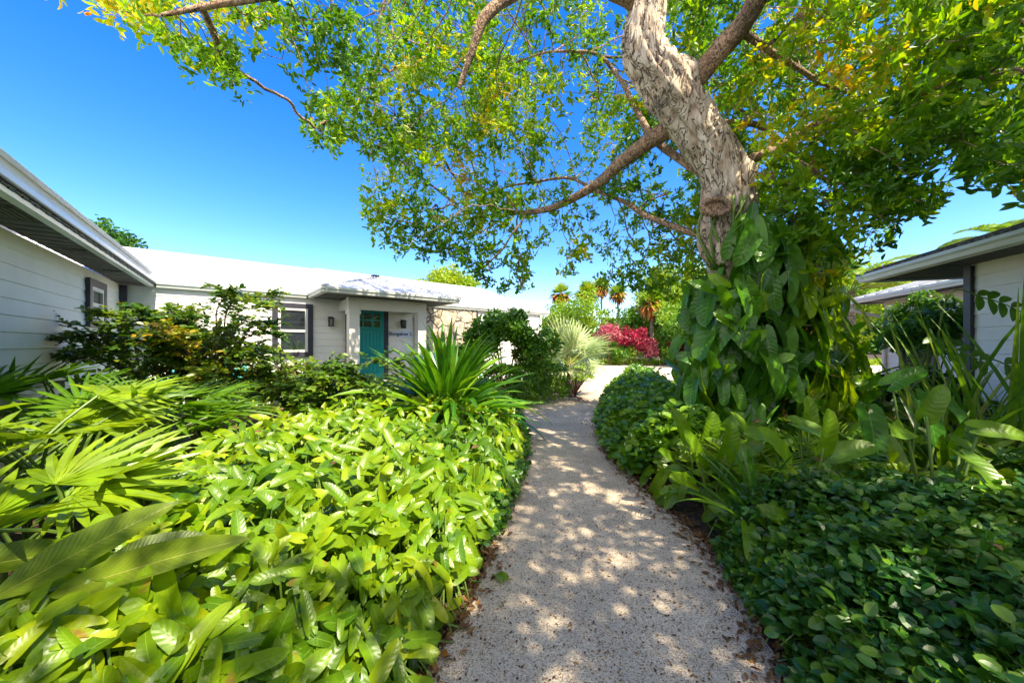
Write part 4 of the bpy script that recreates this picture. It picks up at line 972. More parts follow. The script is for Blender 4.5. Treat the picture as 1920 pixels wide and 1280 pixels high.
FLV=[(925,1000,'yellow','yellow fallen leaf on gravel beside the left bed, level with the trunk base',.09),(943,1093,'green','green heart shaped leaf lying on gravel at the left edge',.13),(840,1240,'orange','orange fallen leaf on gravel at the bottom of the path',.06),(1265,1008,'brown','curled brown leaf with stem right of the path centre',.07),(1138,1057,'brown2','small reddish brown leaf in the middle of the path',.04),(1395,1045,'tan','pale tan dry leaf at the right edge of the path',.08),(1120,843,'dark','dark curled leaf far up the path near the left',.06)]
for (px,py,kc,lab,L) in FLV:
    g=gp(px,py); m=MB(); a=rng.uniform(0,6.28)
    m.leaves(T_PHI if kc=='green' else T_ELL,np.array([[*g,.03]]),np.array([[math.cos(a),math.sin(a),.05]]),np.array([[.1,-.2,1.]]),L,.3,.35,r=.5)
    o=m.build('fallen_leaf',{'green':M['phi'],'yellow':M['yel']}.get(kc,M['dead'] if kc in('orange','tan') else M['litter']),None,origin=(*g,.01)); tag(o,lab,'fallen leaf','fallen leaves on the gravel')

# ---- shrubs
def lumps(c,r,n,lr):
    out=[]
    for _ in range(n):
        d=ndir(1)[0]; d[2]=abs(d[2])*1.1-.25; out.append((np.array(c)+np.array(r)*d*rng.uniform(.45,.9),lr*rng.uniform(.7,1.25)))
    return out
def shrub(name,c,r,nl,lr,nleaf,size,mat,label,cat,tpl=T_ELL,k=6,stems=7,group=None,hue0=.4,stemmat='wood',up=.5,inner=.15,base=None):
    """leafy shrub: lumps of leaf rosettes on branching stems. c centre, r radii"""
    c=np.array(c,float); r=np.array(r,float); b=c.copy(); b[2]=0
    e=empty(name,b if base is None else base,0,label,cat,group); LP=lumps(c,r,nl,lr); m=MB(); st=MB()
    P=[];O=[]
    per=max(1,nleaf//nl)
    for (q,rr) in LP:
        d=ndir(per); P.append(q+d*rr*rng.uniform(.55,1.05,(per,1))**.8*np.array([1,1,.85])); O.append(d)
    P=np.vstack(P);O=np.vstack(O); sel=P[:,2]>.05; P=P[sel];O=O[sel]
    hu=np.clip(hue0+nz2(P,1.5,float(c[0]))*.5+(rng.random(len(P))-.5)*.3,0,1)
    rosettes(m,P,size,k,tpl,up=up,wr=(.4,.55),droop=.3,spread=size*.4,rnd=hu,out=O*.8)
    m.build('foliage',M[mat],e)
    for i in range(stems):
        a=rng.uniform(0,6.28); b0=b+np.array([math.cos(a)*.12*r[0],math.sin(a)*.12*r[1],0])
        q,rr=LP[i%len(LP)]; md=(b0+q)/2+np.array([0,0,.15*r[2]])+rng.normal(size=3)*.06
        st.tube(spline([b0,md,q],8),np.linspace(.022,.006,8)*max(.6,r[2]),6)
        for _ in range(4):
            q2=q+ndir(1)[0]*rr*.9; st.tube([q,(q+q2)/2+rng.normal(size=3)*.02,q2],[.007,.005,.003],4,cap=False)
    st.build('stems',M[stemmat],e,smooth=True)
    return e
def arching(name,c,spread,h,nb,mat,label,cat,size=.085,hue0=.4,az0=0,az1=6.28,seglen=None):
    """long arching branches with side sprays of two-ranked leaves"""
    c=np.array(c,float); e=empty(name,(c[0],c[1],0),0,label,cat); m=MB(); st=MB(); LPs=[];LD=[];LN=[];LH=[]
    for i in range(nb):
        a=rng.uniform(az0,az1); rch=spread*rng.uniform(.35,1.0); hh=h*rng.uniform(.55,1.0)*(1-.15*(rch/spread))
        dirn=np.array([math.cos(a),math.sin(a)*.6,0]); b=c+dirn*.12*rng.random(); b[2]=.05
        tip=b+dirn*rch+ZUP*hh*rng.uniform(.7,1.0); md=b+dirn*rch*.42+ZUP*hh*.78
        pth=spline([b,md,tip],18); pth+=np.stack([nz2(pth,2.,i*3.),nz2(pth,2.,i*5.+9),nz2(pth,2.,i*7.)*.6],1)*.10
        st.tube(pth,np.linspace(.016,.003,18),5,cap=False); hb=hue0+rng.normal()*.12
        for j in range(5,18):
            for s in (-1,1,0):
                if rng.random()<.22: continue
                T=norm(pth[min(j+1,17)]-pth[j-1]); sd_=norm(np.cross(T,ZUP)); L=rng.uniform(.18,.42)*(1.1-.5*j/18)
                dd=norm(sd_*s*.9+T*.7+ZUP*rng.uniform(-.2,.5)+rng.normal(size=3)*.25); q=spline([pth[j],pth[j]+dd*L*.5+ZUP*.02,pth[j]+dd*L-ZUP*.03],7)
                st.tube(q,[.004,.0035,.003,.003,.0025,.002,.002],4,cap=False)
                lat=norm(np.cross(dd,ZUP)+rng.normal(size=3)*.1)
                for t in range(1,7):
                    for ss in (-1,1):
                        if rng.random()<.15: continue
                        LPs.append(q[t]); LD.append(lat*ss+dd*.6+rng.normal(size=3)*.25); LN.append(ZUP+rng.normal(size=3)*.4+np.array([.15,-.3,0])); LH.append(hb+(.25 if t==6 and rng.random()<.3 else 0)+rng.normal()*.1)
    n=len(LPs); m.leaves(T_RND,np.array(LPs),np.array(LD),np.array(LN),size*rng.uniform(.6,1.15,n),rng.uniform(.5,.66,n)*.5,rng.uniform(0,.3,n),r=np.clip(np.array(LH),0,1))
    m.build('foliage',M[mat],e); st.build('branches',M['wood'],e,smooth=True); return e
arching('arching_shrub',(-4.45,5.3,0),1.5,2.75,24,'shrubleaf','sprawling shrub with long arching branches of small leaves in front of the garden chairs','shrub',hue0=.42)
arching('arching_shrub',(-3.0,5.3,0),1.45,1.55,20,'shrubleaf','low spreading end of arching small leaved growth in front of the white framed window','shrub',hue0=.4)
arching('arching_shrub',(-5.2,5.3,0),1.7,2.35,16,'shrubleaf','dark low arching shrub in front of the left wing wall','shrub',hue0=.18,az0=0,az1=6.28)
shrub('bushy_shrub',(-.20,9.1,1.35),(1.25,.9,1.35),20,.34,1900,.11,'hedge','tall dark green bushy shrub between the stone wall and the fan palm','shrub',hue0=.35)
shrub('low_shrub',(-.35,9.4,.6),(1.2,.6,.45),12,.35,900,.09,'dark','low dark shrub at the foot of the bungalow, left of the bushy shrub','shrub',hue0=.25) if False else None
def hedge(name,pl_,wd,h,nleaf,size,mat,label,cat='hedge',hue0=.5,k=6,tpl=T_RND):
    pl_=np.array(pl_,float); L=np.linalg.norm(pl_[-1]-pl_[0]); e=empty(name,(*pl_.mean(0),0),0,label,cat); m=MB(); st=MB()
    path=spline(pl_,60) if len(pl_)>2 else np.linspace(pl_[0],pl_[1],60); T=norm(np.gradient(path,axis=0)); P=[];O=[]
    for _ in range(nleaf):
        i=rng.integers(60); a=rng.uniform(-.75,math.pi+.75); nrm=np.array([-T[i][1],T[i][0]])
        ca,sa=math.cos(a),math.sin(a); f=1/max(abs(ca),abs(sa))**.75; o=rng.uniform(.78,1.03)
        q=path[i]+nrm*ca*f*wd/2*o+T[i]*rng.normal()*.04*L/2; z=h*.5+sa*f*h*.5*o
        bump=1+.10*noise.noise(Vector((q[0]*2,q[1]*2,z*2))); P.append((q[0],q[1],max(.04,z*bump))); O.append((nrm[0]*ca,nrm[1]*ca,sa))
    P=np.array(P);O=np.array(O); rosettes(m,P,size,k,tpl,up=.3,wr=(.5,.65),spread=size*.4,rnd=np.clip(hue0+nz2(P,3,1.)*.4+rng.normal(size=len(P))*.1,0,1),out=O*1.2)
    m.build('foliage',M[mat],e)
    for i in range(0,60,4):
        b=np.array([*path[i],0]); st.tube([b,b+np.array([rng.normal()*.05,rng.normal()*.05,h*.6]),b+np.array([rng.normal()*.15,rng.normal()*.15,h*.85])],[.015,.01,.005],5)
    st.build('stems',M['wood'],e); return e
hedge('hedge',[(-.35,8.2),(.35,9.1),(1.2,9.75)],.9,.95,2300,.06,'hedge','clipped green hedge along the left edge of the path under the fan palm')
hedge('hedge',[(1.6,13.2),(2.9,14.9)],.9,.85,700,.08,'yel','small bright yellow green box hedge beyond the fan palm',hue0=.2)

# ---- strap-leaved lily
def lily(name,c,n,L,W,label,el=(.12,1.5),mat='lily',cat='lily',seg=10,bend=(.5,1.5)):
    e=empty(name,(*c,0),0,label,cat); m=MB(); az=rng.uniform(0,2*math.pi,n); u=rng.random(n)**.7
    base=np.stack([c[0]+np.cos(az)*.16*(1-u),c[1]+np.sin(az)*.16*(1-u),np.full(n,.12)+rng.random(n)*.25],1)
    m.blades(base,az,el[0]+(el[1]-el[0])*u,L*rng.uniform(.7,1.1,n),W*rng.uniform(.75,1.15,n),rng.uniform(*bend,n)*(1.15-.5*u),P_STRAP,seg,fold=.18,roll=rng.normal(size=n)*.25,azb=rng.normal(size=n)*.2)
    m.build('leaves',M[mat],e,smooth=True); 
    s=MB(); s.tube([(*c,0),(*c,.25),(c[0],c[1],.5)],[.13,.11,.05],10); s.build('stem_base',M['stem'],e,smooth=True); return e
lily('spider_lily',(-1.0,5.55),190,1.6,.14,'large strap leaved lily clump in the middle of the left bed before the porch')
lily('spider_lily',(-.62,5.35),22,.85,.07,'small clump of narrow curling strap leaves at the foot of the large lily',el=(.1,1.1),bend=(.6,1.8))
lily('strap_plant',(5.0,6.0),46,1.5,.13,'dark drooping strap leaved plant between the climber and the right bungalow',el=(.1,1.0),mat='dark',cat='strap plant',bend=(.3,1.1))
lily('strap_plant',(-3.3,6.6),30,.9,.08,'low dark strap leaved clump behind the sunlit bed',mat='dark',cat='strap plant') if False else None

# ---- fan palms
def fan_leaf(mf,ms,hub,ax,nrm,L,nf,span,W,droop,base,r=None,prad=.008):
    ax=norm(ax); sd_=norm(np.cross(ax,nrm)); nr=np.cross(sd_,ax)
    t=np.linspace(-1,1,nf); th=t*span
    d=np.cos(th)[:,None]*ax+np.sin(th)[:,None]*sd_
    Ls=L*(1-.28*np.abs(t)**2)*rng.uniform(.92,1.05,nf)
    mf.leaves(T_LAN,np.tile(hub,(nf,1)),d,np.tile(nr,(nf,1))+rng.normal(size=(nf,3))*.08,Ls,W/Ls*.5,droop*rng.uniform(.6,1.4,nf),r=np.clip((rng.random() if r is None else r)+rng.normal(size=nf)*.08,0,1))
    if base is not None: ms.tube(spline([base,(np.array(base)+hub)/2+ZUP*.04,hub],6),np.linspace(prad*1.4,prad,6),5,cap=False)
def lady_palm(c,hts,nl,L,W,label,nf=11,rad=.55,clear=None,azr=(0,6.28),cat='fan palm',r0=None):
    e=empty('lady_palm',(*c,0),0,label,cat,None); mf=MB(); ms=MB(); cn=MB()
    for i in range(nl):
        az=rng.uniform(*azr); h=rng.uniform(*hts); b=np.array([c[0]+rng.normal()*.15,c[1]+rng.normal()*.15,h*.55]); rr=rad*rng.uniform(.4,1.1)
        hub=np.array([c[0]+math.cos(az)*rr,c[1]+math.sin(az)*rr,h]); ax=norm(np.array([math.cos(az),math.sin(az),rng.uniform(-.1,.75)])); nr=norm(ZUP+rng.normal(size=3)*.25-np.array([0,.3,0]))
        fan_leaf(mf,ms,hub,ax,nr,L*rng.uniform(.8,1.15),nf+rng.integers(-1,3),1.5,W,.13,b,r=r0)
    for k in range(4):
        q=np.array([c[0]+rng.normal()*.12,c[1]+rng.normal()*.12,0]); ms.tube([q,q+[0,0,hts[0]*.4],q+[rng.normal()*.05,0,hts[0]*.75]],[.014,.012,.009],6)
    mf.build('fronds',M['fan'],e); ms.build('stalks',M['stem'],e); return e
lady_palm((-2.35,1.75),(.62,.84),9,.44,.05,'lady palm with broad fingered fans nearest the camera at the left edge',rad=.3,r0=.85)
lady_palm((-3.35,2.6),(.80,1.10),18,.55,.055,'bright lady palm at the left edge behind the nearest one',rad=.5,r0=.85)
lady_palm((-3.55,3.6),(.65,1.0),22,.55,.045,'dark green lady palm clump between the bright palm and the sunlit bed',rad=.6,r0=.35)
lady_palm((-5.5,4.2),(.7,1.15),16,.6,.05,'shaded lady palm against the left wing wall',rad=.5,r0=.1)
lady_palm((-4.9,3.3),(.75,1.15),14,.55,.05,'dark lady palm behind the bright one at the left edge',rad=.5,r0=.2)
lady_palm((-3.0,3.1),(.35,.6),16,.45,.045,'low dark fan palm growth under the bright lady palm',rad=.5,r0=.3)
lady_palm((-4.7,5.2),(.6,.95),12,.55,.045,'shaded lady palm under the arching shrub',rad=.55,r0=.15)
def ray_palm(name,c,hub_z,nl,L,nf,W,mat,label,petL=.5,span=1.75,group=None,els=(-.3,1.3),trunk=None,skirt=0,skirtmat='dead',cat='fan palm',tr_r=.07,droop=.15,stem='paleStem',az0=None):
    e=empty(name,(*c,0),0,label,cat,group); mf=MB(); ms=MB(); b=np.array([*c,hub_z])
    for i in range(nl):
        az=(i*2.39996) if az0 is None else az0+i*2.39996; el=els[0]+(els[1]-els[0])*((i+.5)/nl); a=np.array([math.cos(az)*math.cos(el),math.sin(az)*math.cos(el),math.sin(el)])
        hub=b+a*petL*rng.uniform(.8,1.1); nr=norm(ZUP-a*a[2]+rng.normal(size=3)*.15 + (np.array([0,-.5,0])))
        fan_leaf(mf,ms,hub,a,nr,L*rng.uniform(.85,1.1),nf,span,W,droop,b,prad=.012 if L>.6 else .008)
    mf.build('fronds',M[mat],e); ms.build('stalks',M[stem],e)
    if trunk:
        t=MB(); t.tube(spline([(*c,0),(c[0]+trunk*.3,c[1],hub_z*.5),(*c,hub_z)],14),np.linspace(tr_r*1.15,tr_r*.9,14),9); t.build('trunk',M['ptrunk'],e,smooth=True)
    if skirt:
        s=MB(); n=skirt; az=rng.uniform(0,6.28,n); s.blades(np.tile(b,(n,1))+rng.normal(size=(n,3))*.08,az,rng.uniform(-1.2,.1,n),L*rng.uniform(1.0,1.7,n),L*.28,rng.uniform(.5,1.3,n),P_STRAP,4,fold=.1); s.build('dead_skirt',M[skirtmat],e)
    return e
ray_palm('silver_fan_palm',(1.62,10.3),.92,11,.95,30,.062,'silver','silvery green fan palm with round pleated fans at the bend of the path',petL=.62,span=2.0,els=(-.15,1.35),trunk=.02,tr_r=.09,az0=4.4)
e=empty('bromeliad',(1.62,9.75,0),0,'reddish brown spiky bromeliad at the foot of the silver fan palm','bromeliad'); m=MB(); n=34
m.blades(np.tile([1.68,9.7,.08],(n,1)),rng.uniform(0,6.28,n),rng.uniform(-.25,1.35,n),rng.uniform(.45,.8,n),.045,rng.uniform(.2,1.1,n),P_STRAP,6,fold=.2); m.build('leaves',M['brom'],e)
for (px,py,Yd,L,lab,hz) in [(1052,552,42,1.0,'far fan palm, leftmost above the yellow green bushes',.8),(1101,550,40,1.15,'far fan palm with thick orange skirt, second from the left',0),(1127,538,44,1.15,'tallest far fan palm with orange skirt and thin bare trunk',0),(1158,552,38,.95,'far fan palm standing alone on a thin trunk against the sky',0),(1220,568,27.4,.9,'far fan palm with long orange skirt before the dark trees',0)]:
    L*=rng.uniform(.85,1.25); P=pt(px,py,Yd); ray_palm('skirted_fan_palm',(P[0],P[1]),P[2],int(rng.integers(18,34)),L,9,.16,'frond',lab,petL=L*.45,span=1.2,els=(-.5,1.5),trunk=.3,tr_r=.10 if Yd>30 else .14,skirt=int(rng.integers(45,130)),group='far fan palms beyond the yard',cat='palm',stem='stem')

# ---- feather palms
def frond(mf,ms,b,az,el,L,bend,nl,ll,lw,r=.5,azb=0.,vee=.35):
    t=np.linspace(0,1,nl); ang=el-bend*t**1.2; st=L/nl; az_=az+azb*t
    P=np.array(b)+np.cumsum(np.stack([np.cos(ang)*np.cos(az_)*st,np.cos(ang)*np.sin(az_)*st,np.sin(ang)*st],1),0)
    T=norm(np.gradient(P,axis=0)); sd_=norm(np.cross(T,ZUP)); up=np.cross(sd_,T); ls=ll*np.sin(np.pi*(.12+.83*t))**.6
    i0=max(1,int(nl*.12))
    for s in (-1,1):
        d=norm(sd_*s+T*.75+up*vee+rng.normal(size=T.shape)*.06); mf.leaves(T_LAN,P[i0:],d[i0:],up[i0:]+sd_[i0:]*-s*.3,ls[i0:],lw/ls[i0:]*.5,.22,r=np.clip(r+rng.normal(size=nl-i0)*.08,0,1))
    ms.tube(P[::2],np.linspace(.016,.004,len(P[::2]))*max(.5,L/2),5,cap=False)
def feather_palm(name,c,hz,fr,label,cat='palm',trunkr=.15,mat='frond',ll=.5,lw=.05,nl=70):
    e=empty(name,(*c[:2],0),0,label,cat); mf=MB(); ms=MB()
    for f in fr: frond(mf,ms,(c[0],c[1],hz),*f[:4],nl,ll,lw,r=f[4] if len(f)>4 else .5)
    mf.build('fronds',M[mat],e); ms.build('stalks',M['stem'],e)
    if trunkr: t=MB(); t.tube([(*c[:2],0),(*c[:2],hz*.5),(*c[:2],hz)],[trunkr*1.2,trunkr,trunkr],10); t.build('trunk',M['ptrunk'],e,smooth=True)
    return e
fr=[(a,e_,L,b_,h_) for a,e_,L,b_,h_ in [(-.2,1.05,3.0,1.5,.5),(.5,.9,3.0,1.3,.7),(2.6,1.1,2.8,1.4,.4),(3.4,.7,2.6,1.2,.8),(1.6,.8,2.8,1.2,.5),(-1.2,.9,2.4,1.4,.7),(-.6,.55,2.8,.9,.9),(3.0,.3,2.4,.9,.9),(4.2,.7,2.2,1.3,.6),(.1,.4,2.6,.9,.6),(.9,1.3,2.6,1.1,.3),(5.2,.2,2.0,.8,.9)]]
feather_palm('date_palm',(12.3,13.2),3.4,fr,'yellow green feather palm arching up behind the gutter tip of the right bungalow')
feather_palm('date_palm',(15.2,10.8),4.3,[(a,.6+.4*rng.random(),1.9,1.4,.5) for a in np.arange(0,6.28,.5)],'feather palm showing over the grey shingle roof at the right edge',ll=.45)
# orange dead-looking foliage and the reddish plant near the far downspout
shrub('orange_shrub',(8.9,11.6,1.9),(.9,.6,.65),8,.3,420,.13,'dead','orange leaved shrub behind the downspout of the far right bungalow','shrub',hue0=.4)
shrub('red_bromeliad_clump',(8.1,10.3,1.35),(.45,.3,.5),6,.2,200,.13,'brom','rusty red leafy clump beside the white downspout','shrub',hue0=.8)
# shrubs in front of the right bungalow
shrub('glossy_shrub',(8.15,7.3,1.65),(.8,.6,1.0),16,.30,750,.10,'hedge','dark glossy shrub in front of the far right bungalow windows','shrub',hue0=.4,tpl=T_RND)
shrub('dark_shrub',(7.0,8.8,.9),(1.3,.9,.8),14,.42,1100,.11,'dark','low dark shrub mass behind the climber on the right','shrub',hue0=.15)
shrub('dark_shrub',(5.9,5.3,.65),(.8,.7,.5),9,.34,600,.10,'dark','deep green low shrub at the corner of the right bungalow','shrub',hue0=.1)
lily('strap_plant',(2.3,3.75),40,.8,.05,'bright strap leaved clump at the foot of the climber near the path',el=(.3,1.4),cat='strap plant',bend=(.4,1.5))
lily('strap_plant',(3.6,3.0),36,1.0,.07,'dark strap leaved clump between the long leaved arum and the dry grass',el=(.1,1.2),mat='dark',cat='strap plant',bend=(.4,1.3))
shrub('leafy_shrub',(4.4,5.2,.75),(.7,.5,.6),8,.3,420,.12,'hedge','mid green leafy shrub just right of the climber','shrub',hue0=.4)
# zamia-like plant with paired oval leaflets
e=empty('cardboard_palm',(5.6,4.7,0),0,'plant with broad paired oval leaflets in front of the right bungalow corner','cycad'); ms=MB()
for k,(px,py,dx) in enumerate([(1760,640,.9),(1850,560,.9),(1700,740,-.3),(1905,690,.6)]):
    mf=MB(); tip=pt(px,py,4.45); b=np.array([5.4+rng.normal()*.1,4.7,.3]); a_=tip-b; 
    Pq=spline([b,b+a_*np.array([.3,.3,.85])+ZUP*.25,tip,tip+np.array([dx*.35,-.15,-.22])],26); ms.tube(Pq,np.linspace(.014,.005,26),5)
    for i in range(15,26,2):
        T=norm(Pq[min(i+1,25)]-Pq[i-1]); sd_=norm(np.cross(T,[0,-1.,.4]))
        for s in (-1,1): mf.leaves(T_RND,[Pq[i]],[sd_*s+T*.45],[[0,-.8,.8]],.20*rng.uniform(.9,1.1),.23,.15,r=.45)
    mf.build('leaflets',M['dark'],e,smooth=True)
ms.build('stalks',M['stem'],e)
# reeds
def grass_clump(name,c,n,L,W,mat,label,cat,el=(.7,1.5),bend=(.2,1.2),spread=.2,z0=.05,seg=7):
    m=MB(); az=rng.uniform(0,6.28,n); m.blades(np.stack([c[0]+rng.normal(size=n)*spread,c[1]+rng.normal(size=n)*spread,np.full(n,z0)],1),az,rng.uniform(*el,n),L*rng.uniform(.5,1.1,n),W*rng.uniform(.6,1.2,n),rng.uniform(*bend,n),P_GRASS,seg,fold=.2,roll=rng.normal(size=n)*.4,azb=rng.normal(size=n)*.3)
    o=m.build(name,M[mat],None,origin=(*c,0)); return tag(o,label,cat)
grass_clump('reed_clump',(5.0,3.95),60,2.1,.05,'grass','tall yellow green reeds before the white wall at the right edge','reeds',el=(1.0,1.5),bend=(.1,.8),spread=.22)
grass_clump('dry_grass_clump',(4.7,3.9),150,1.2,.012,'drygrass','tangle of dry straw coloured grass below the reeds','grass clump',el=(.1,1.2),bend=(.4,1.6),spread=.35)
grass_clump('dry_grass_clump',(4.3,4.3),90,1.0,.012,'drygrass','fine straw coloured grass left of the reeds','grass clump',el=(.1,1.2),bend=(.4,1.6),spread=.4)
grass_clump('green_grass_clump',(5.3,4.4),80,1.4,.016,'grass','fine green grass against the corner of the right bungalow','grass clump',el=(.4,1.4),bend=(.3,1.3),spread=.4)
grass_clump('green_grass_clump',(2.6,3.3),90,.75,.014,'grass','fine green grass tuft in front of the climber','grass clump',el=(.5,1.45),bend=(.3,1.2),spread=.22)
# small feather frond seedling by the trunk
e=empty('palm_seedling',(2.55,3.5,0),0,'small palm seedling with a feathery frond at the foot of the climber','palm'); mf=MB(); ms=MB()
for a,el_,L in ((3.4,1.25,.95),(2.2,1.1,.9),(.4,1.15,.85),(4.4,1.2,.8)): frond(mf,ms,(2.55,3.5,.1),a,el_,L,1.1,22,.24,.016,r=.5)
mf.build('fronds',M['fan'],e); ms.build('stalks',M['stem'],e)
for cx_,cy_,lab in ((2.05,2.95,'small feathery palm seedling in the middle of the right bed'),(3.4,3.5,'feathery palm seedling in front of the drooping strap plant')):
    e=empty('palm_seedling',(cx_,cy_,0),0,lab,'palm'); mf=MB(); ms=MB()
    for k in range(6): frond(mf,ms,(cx_,cy_,.1),k*1.1+cx_,1.15+.2*rng.random(),.95,1.2,24,.22,.016,r=.7)
    mf.build('fronds',M['fan'],e); ms.build('stalks',M['stem'],e)
lily('strap_plant',(1.75,2.55),26,.62,.035,'narrow strap leaved tuft close to the path edge at the front of the right bed',el=(.4,1.45),cat='strap plant',bend=(.3,1.3))
# big-leaved arums at lower right and along the right bed
def arum(c,lf,label,mat='phis'):
    e=empty('arum',(*c,0),0,label,'arum plant'); m=MB(); st=MB()
    for (dx,dy,z,ax,ay,az_,L,r) in lf:
        P=np.array([c[0]+dx,c[1]+dy,z]); d=norm(np.array([ax,ay,az_])); m.leaves(T_PHI,[P],[d],[norm(np.array([.15,-.8,.9])+rng.normal(size=3)*.1)],L*.74,.27,.25,r=r*.75); b=np.array([c[0],c[1],.02]); st.tube(spline([b,(b+P)/2+np.array([dx*.1,0,.12]),P],8),np.linspace(.012,.008,8),6)
    m.build('leaves',M[mat],e,smooth=True); st.build('stalks',M['stem'],e,smooth=True); return e
arum((2.75,2.35),[(-.2,.0,.95,-.6,-.5,.1,.34,.8),(.05,.1,1.02,.2,-.2,.6,.32,.7),(.28,0,.95,.8,-.4,.0,.34,.8),(.0,-.15,.82,-.1,-.9,-.4,.34,.6),(.4,.2,.8,.9,-.1,-.3,.32,.5)],'arum with broad yellow green leaves over the round leaf cover at lower right')
arum((3.15,2.9),[(-.3,0,.95,-.2,-.5,-.8,.50,.3),(.1,0,1.05,.1,-.5,-.85,.55,.35),(.45,.1,1.0,.3,-.5,-.8,.5,.3),(.2,.3,1.15,.5,-.2,.4,.4,.5)],'arum with long dark hanging leaves left of the reeds','phid')
arum((2.35,2.9),[(-.25,0,.75,-.8,-.3,.3,.40,.6),(-.05,0,.85,.9,-.5,-.35,.5,.6),(.1,.1,.8,.1,-.1,.9,.38,.8),(-.35,.15,.7,-.3,.1,.9,.36,.9)],'arum with a long leaf crossing the middle of the right bed')
arum((1.62,2.95),[(-.1,0,.55,-.3,-.2,.95,.40,.8),(.12,0,.6,.2,-.2,.9,.38,.7),(.25,.1,.55,.5,-.3,.5,.36,.9),(-.2,-.1,.4,-.6,-.3,.4,.32,.9)],'arum with pale upright leaves nearest the path on the right')
arum((2.0,2.45),[(-.15,0,.72,-.5,-.2,.8,.40,.8),(.1,0,.8,.1,-.3,.9,.38,.9),(.25,.1,.72,.7,-.3,.4,.38,.8)],'arum standing between the round leaf cover and the palm seedlings')
arum((1.75,3.4),[(-.12,0,.62,-.3,-.1,.95,.42,.7),(.1,0,.6,.1,-.2,.9,.38,.7),(.3,.1,.65,.4,-.2,.6,.36,.5),(-.28,-.1,.45,-.5,-.4,.5,.3,.6)],'arum with upright ribbed leaves at the right edge of the path')
# canna-like plant at the lower left
e=empty('broad_leaf_plant',(-1.75,1.15,0),0,'plant with two huge glowing yellow green leaves at the lower left','plant')
st=MB()
def big_leaf(a,b,L,W,r,droop,nr,lab):
    a=np.array(a);b=np.array(b); m=MB(); m.leaves(T_BIG,[a],[norm(b-a)],[nr],L,W*.44,droop,r=r); m.build('leaf',M['canna'],e,smooth=True,label=lab); q0=np.array([-1.75,1.15,0]); st.tube(spline([q0,q0*.6+a*.4+np.array([0,0,.12]),a],8),.011,6)
big_leaf(pt(-20,1125,1.22),pt(245,978,1.42),.52,.30,.75,.10,np.array([.35,-1.0,.75]),'long leaf with a brown edge')
big_leaf(pt(90,1118,1.26),pt(440,995,1.40),.62,.25,.95,.12,np.array([.05,-.7,1.]),'longest leaf reaching to the right')
big_leaf(pt(170,1085,1.30),pt(330,1010,1.42),.36,.46,.3,.3,np.array([.2,-.6,.9]),None)
big_leaf(pt(-110,1080,1.35),pt(40,1040,1.5),.45,.4,.3,.3,np.array([.2,-.6,.9]),None)
st.build('stalks',M['stem'],e,smooth=True)

# ---- far side of the yard
def crown_tree(name,c,h,r,nl,lr,nleaf,size,mat,label,hue0=.5,flat=.7,trunk=.2,group=None,tpl=T_ELL,k=6):
    e=empty(name,(*c,0),0,label,'tree',group); cc=np.array([*c,h-r*flat]); m=MB(); st=MB(); LP=[]
    for _ in range(nl):
        d=ndir(1)[0]; LP.append((cc+d*np.array([r,r,r*flat])*rng.uniform(.5,.95),lr*rng.uniform(.7,1.3)))
    per=nleaf//nl; P=[];O=[]
    for q,rr in LP:
        d=ndir(per); P.append(q+d*rr*rng.uniform(.6,1.1,(per,1))*np.array([1,1,.75])); O.append(d)
    P=np.vstack(P);O=np.vstack(O); s=P[:,2]>.1; P=P[s];O=O[s]
    rosettes(m,P,size,k,tpl,up=.5,wr=(.4,.6),spread=size*.6,rnd=np.clip(hue0+nz2(P,.5,c[0])*.5+rng.normal(size=len(P))*.1,0,1),out=O*.7); m.build('crown',M[mat],e)
    top=np.array([c[0],c[1],h-r*flat*1.2]); st.tube(spline([(*c,0),(c[0]+.1*r,c[1],top[2]*.5),top],10),np.linspace(trunk,trunk*.6,10),9)
    for q,rr in LP[:14]: st.tube(spline([top-ZUP*.3,(top+q)/2+rng.normal(size=3)*.1,q],6),np.linspace(trunk*.45,trunk*.1,6),5)
    st.build('trunk',M['limb'],e,smooth=True); return e
def at(px,Yd): return ((px-CX)/F*Yd,Yd)
crown_tree('flat_topped_tree',at(835,24),CH+ (645-505)*24/F,2.5,14,.85,900,.26,'yel','flat topped yellow green tree showing above the bungalow roof',hue0=.55,flat=.42)
crown_tree('leafy_tree',at(190,16.5),CH+232*16.5/F,1.3,12,.45,480,.22,'farg','small leafy tree peeking over the left wing roof',hue0=.3,flat=.9)
crown_tree('leafy_tree',at(1085,33),5.7,3.4,20,1.1,1500,.28,'yel','broad bright yellow green tree beyond the yard behind the fan palm',hue0=.3,flat=.75)
crown_tree('leafy_tree',at(1015,36),4.6,3.2,14,1.0,800,.28,'farg','green tree beyond the yard just right of the bungalow roof end',hue0=.6,flat=.7)
crown_tree('leafy_tree',at(1168,40),4.6,2.3,12,.9,700,.28,'yel','small bright tree between the far palms and the red shrubs',hue0=.15,flat=.9)
crown_tree('leafy_tree',at(1262,31),7.8,3.8,26,1.1,2600,.24,'yel','tall olive green tree behind the red leaved shrubs',hue0=.55,flat=.85)
crown_tree('leafy_tree',at(1215,31),4.8,2.6,18,1.0,1400,.22,'dark','dark green tree right behind the tallest red leaved shrub',hue0=.6,flat=.8)
crown_tree('leafy_tree',at(1345,24),6.0,3.6,20,1.1,1500,.24,'farg','green tree beyond the yard behind the big trunk',hue0=.6,flat=.85)
crown_tree('leafy_tree',at(1500,22),7.2,4.0,24,1.2,1900,.24,'yel','bright yellow green tree behind the climber',hue0=.3,flat=.85)
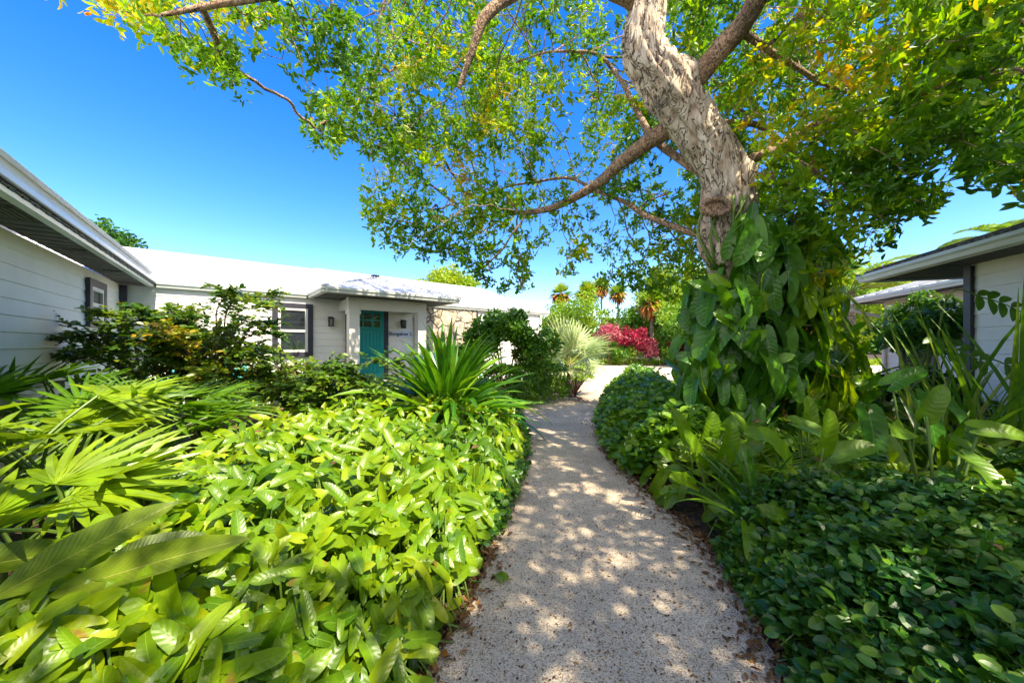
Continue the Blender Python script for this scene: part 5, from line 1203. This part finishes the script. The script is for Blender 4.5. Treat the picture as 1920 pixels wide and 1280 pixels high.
crown_tree('leafy_tree',at(1600,19),5.6,2.6,18,.9,1300,.22,'yel','yellow green tree left of the far right bungalow',hue0=.6,flat=.9)
crown_tree('leafy_tree',at(955,48),5.6,4.2,12,1.3,700,.36,'farg','distant green tree beyond the bungalow end',hue0=.4,flat=.6)
for (px,py,rx,rz,hue_,lab,mt) in [(1190,637,1.0,1.1,.5,'tallest crimson leaved shrub beyond the yard','red'),(1140,628,.7,.6,.9,'pink leaved shrub left of the tallest crimson one','red'),(1212,655,.6,.6,.75,'pink and crimson shrub right of the tallest one','red'),(1272,655,.7,.8,.35,'scarlet shrub beside the climbing philodendron','red'),(1245,665,1.0,.75,.5,'bright green bush between the crimson shrubs','farg'),(1165,668,1.3,.6,.5,'low green bush under the pink shrub','farg'),(1100,665,1.6,.9,.6,'green bush behind the silver fan palm','farg'),(1310,650,1.5,1.3,.4,'green bush behind the climber beyond the yard','farg'),(1030,655,1.6,1.0,.3,'dark green bush at the far end of the bungalow','farg')]:
    Yd=25.6; P=pt(px,py,Yd); shrub('red_leaved_shrub' if mt=='red' else 'green_bush',(P[0],P[1],max(rz*.9,P[2])),(rx,.8,rz),12,.42,480,.20 if mt=='red' else .2,mt,lab,'shrub',hue0=hue_,k=5)
m=MB(); n=5200; P=np.stack([rng.uniform(-6,40,n),rng.uniform(25.4,31,n),np.full(n,0.)],1); m.blades(P,rng.uniform(0,6.28,n),rng.uniform(.4,1.5,n),.42,.09,.6,P_GRASS,3)
tag(m.build('grass',M['yel']),'bright green grass strip along the far side of the yard','grass',kind='stuff')
# distant wooded edge: reads as one mass
m=MB(); n=7000; x=rng.uniform(-70,90,n); y=rng.uniform(52,60,n); hgt=3.0+1.6*np.array([noise.noise(Vector((a*.15,0,3))) for a in x]); P=np.stack([x,y,hgt*rng.random(n)**.6],1)
rosettes(m,P,.75,4,T_RND,up=.4,wr=(.6,.8),spread=.5,rnd=np.clip(.4+rng.normal(size=n)*.2,0,1)); tag(m.build('distant_wood',M['farg']),'distant green wood closing the view beyond the yard','woodland',kind='stuff')
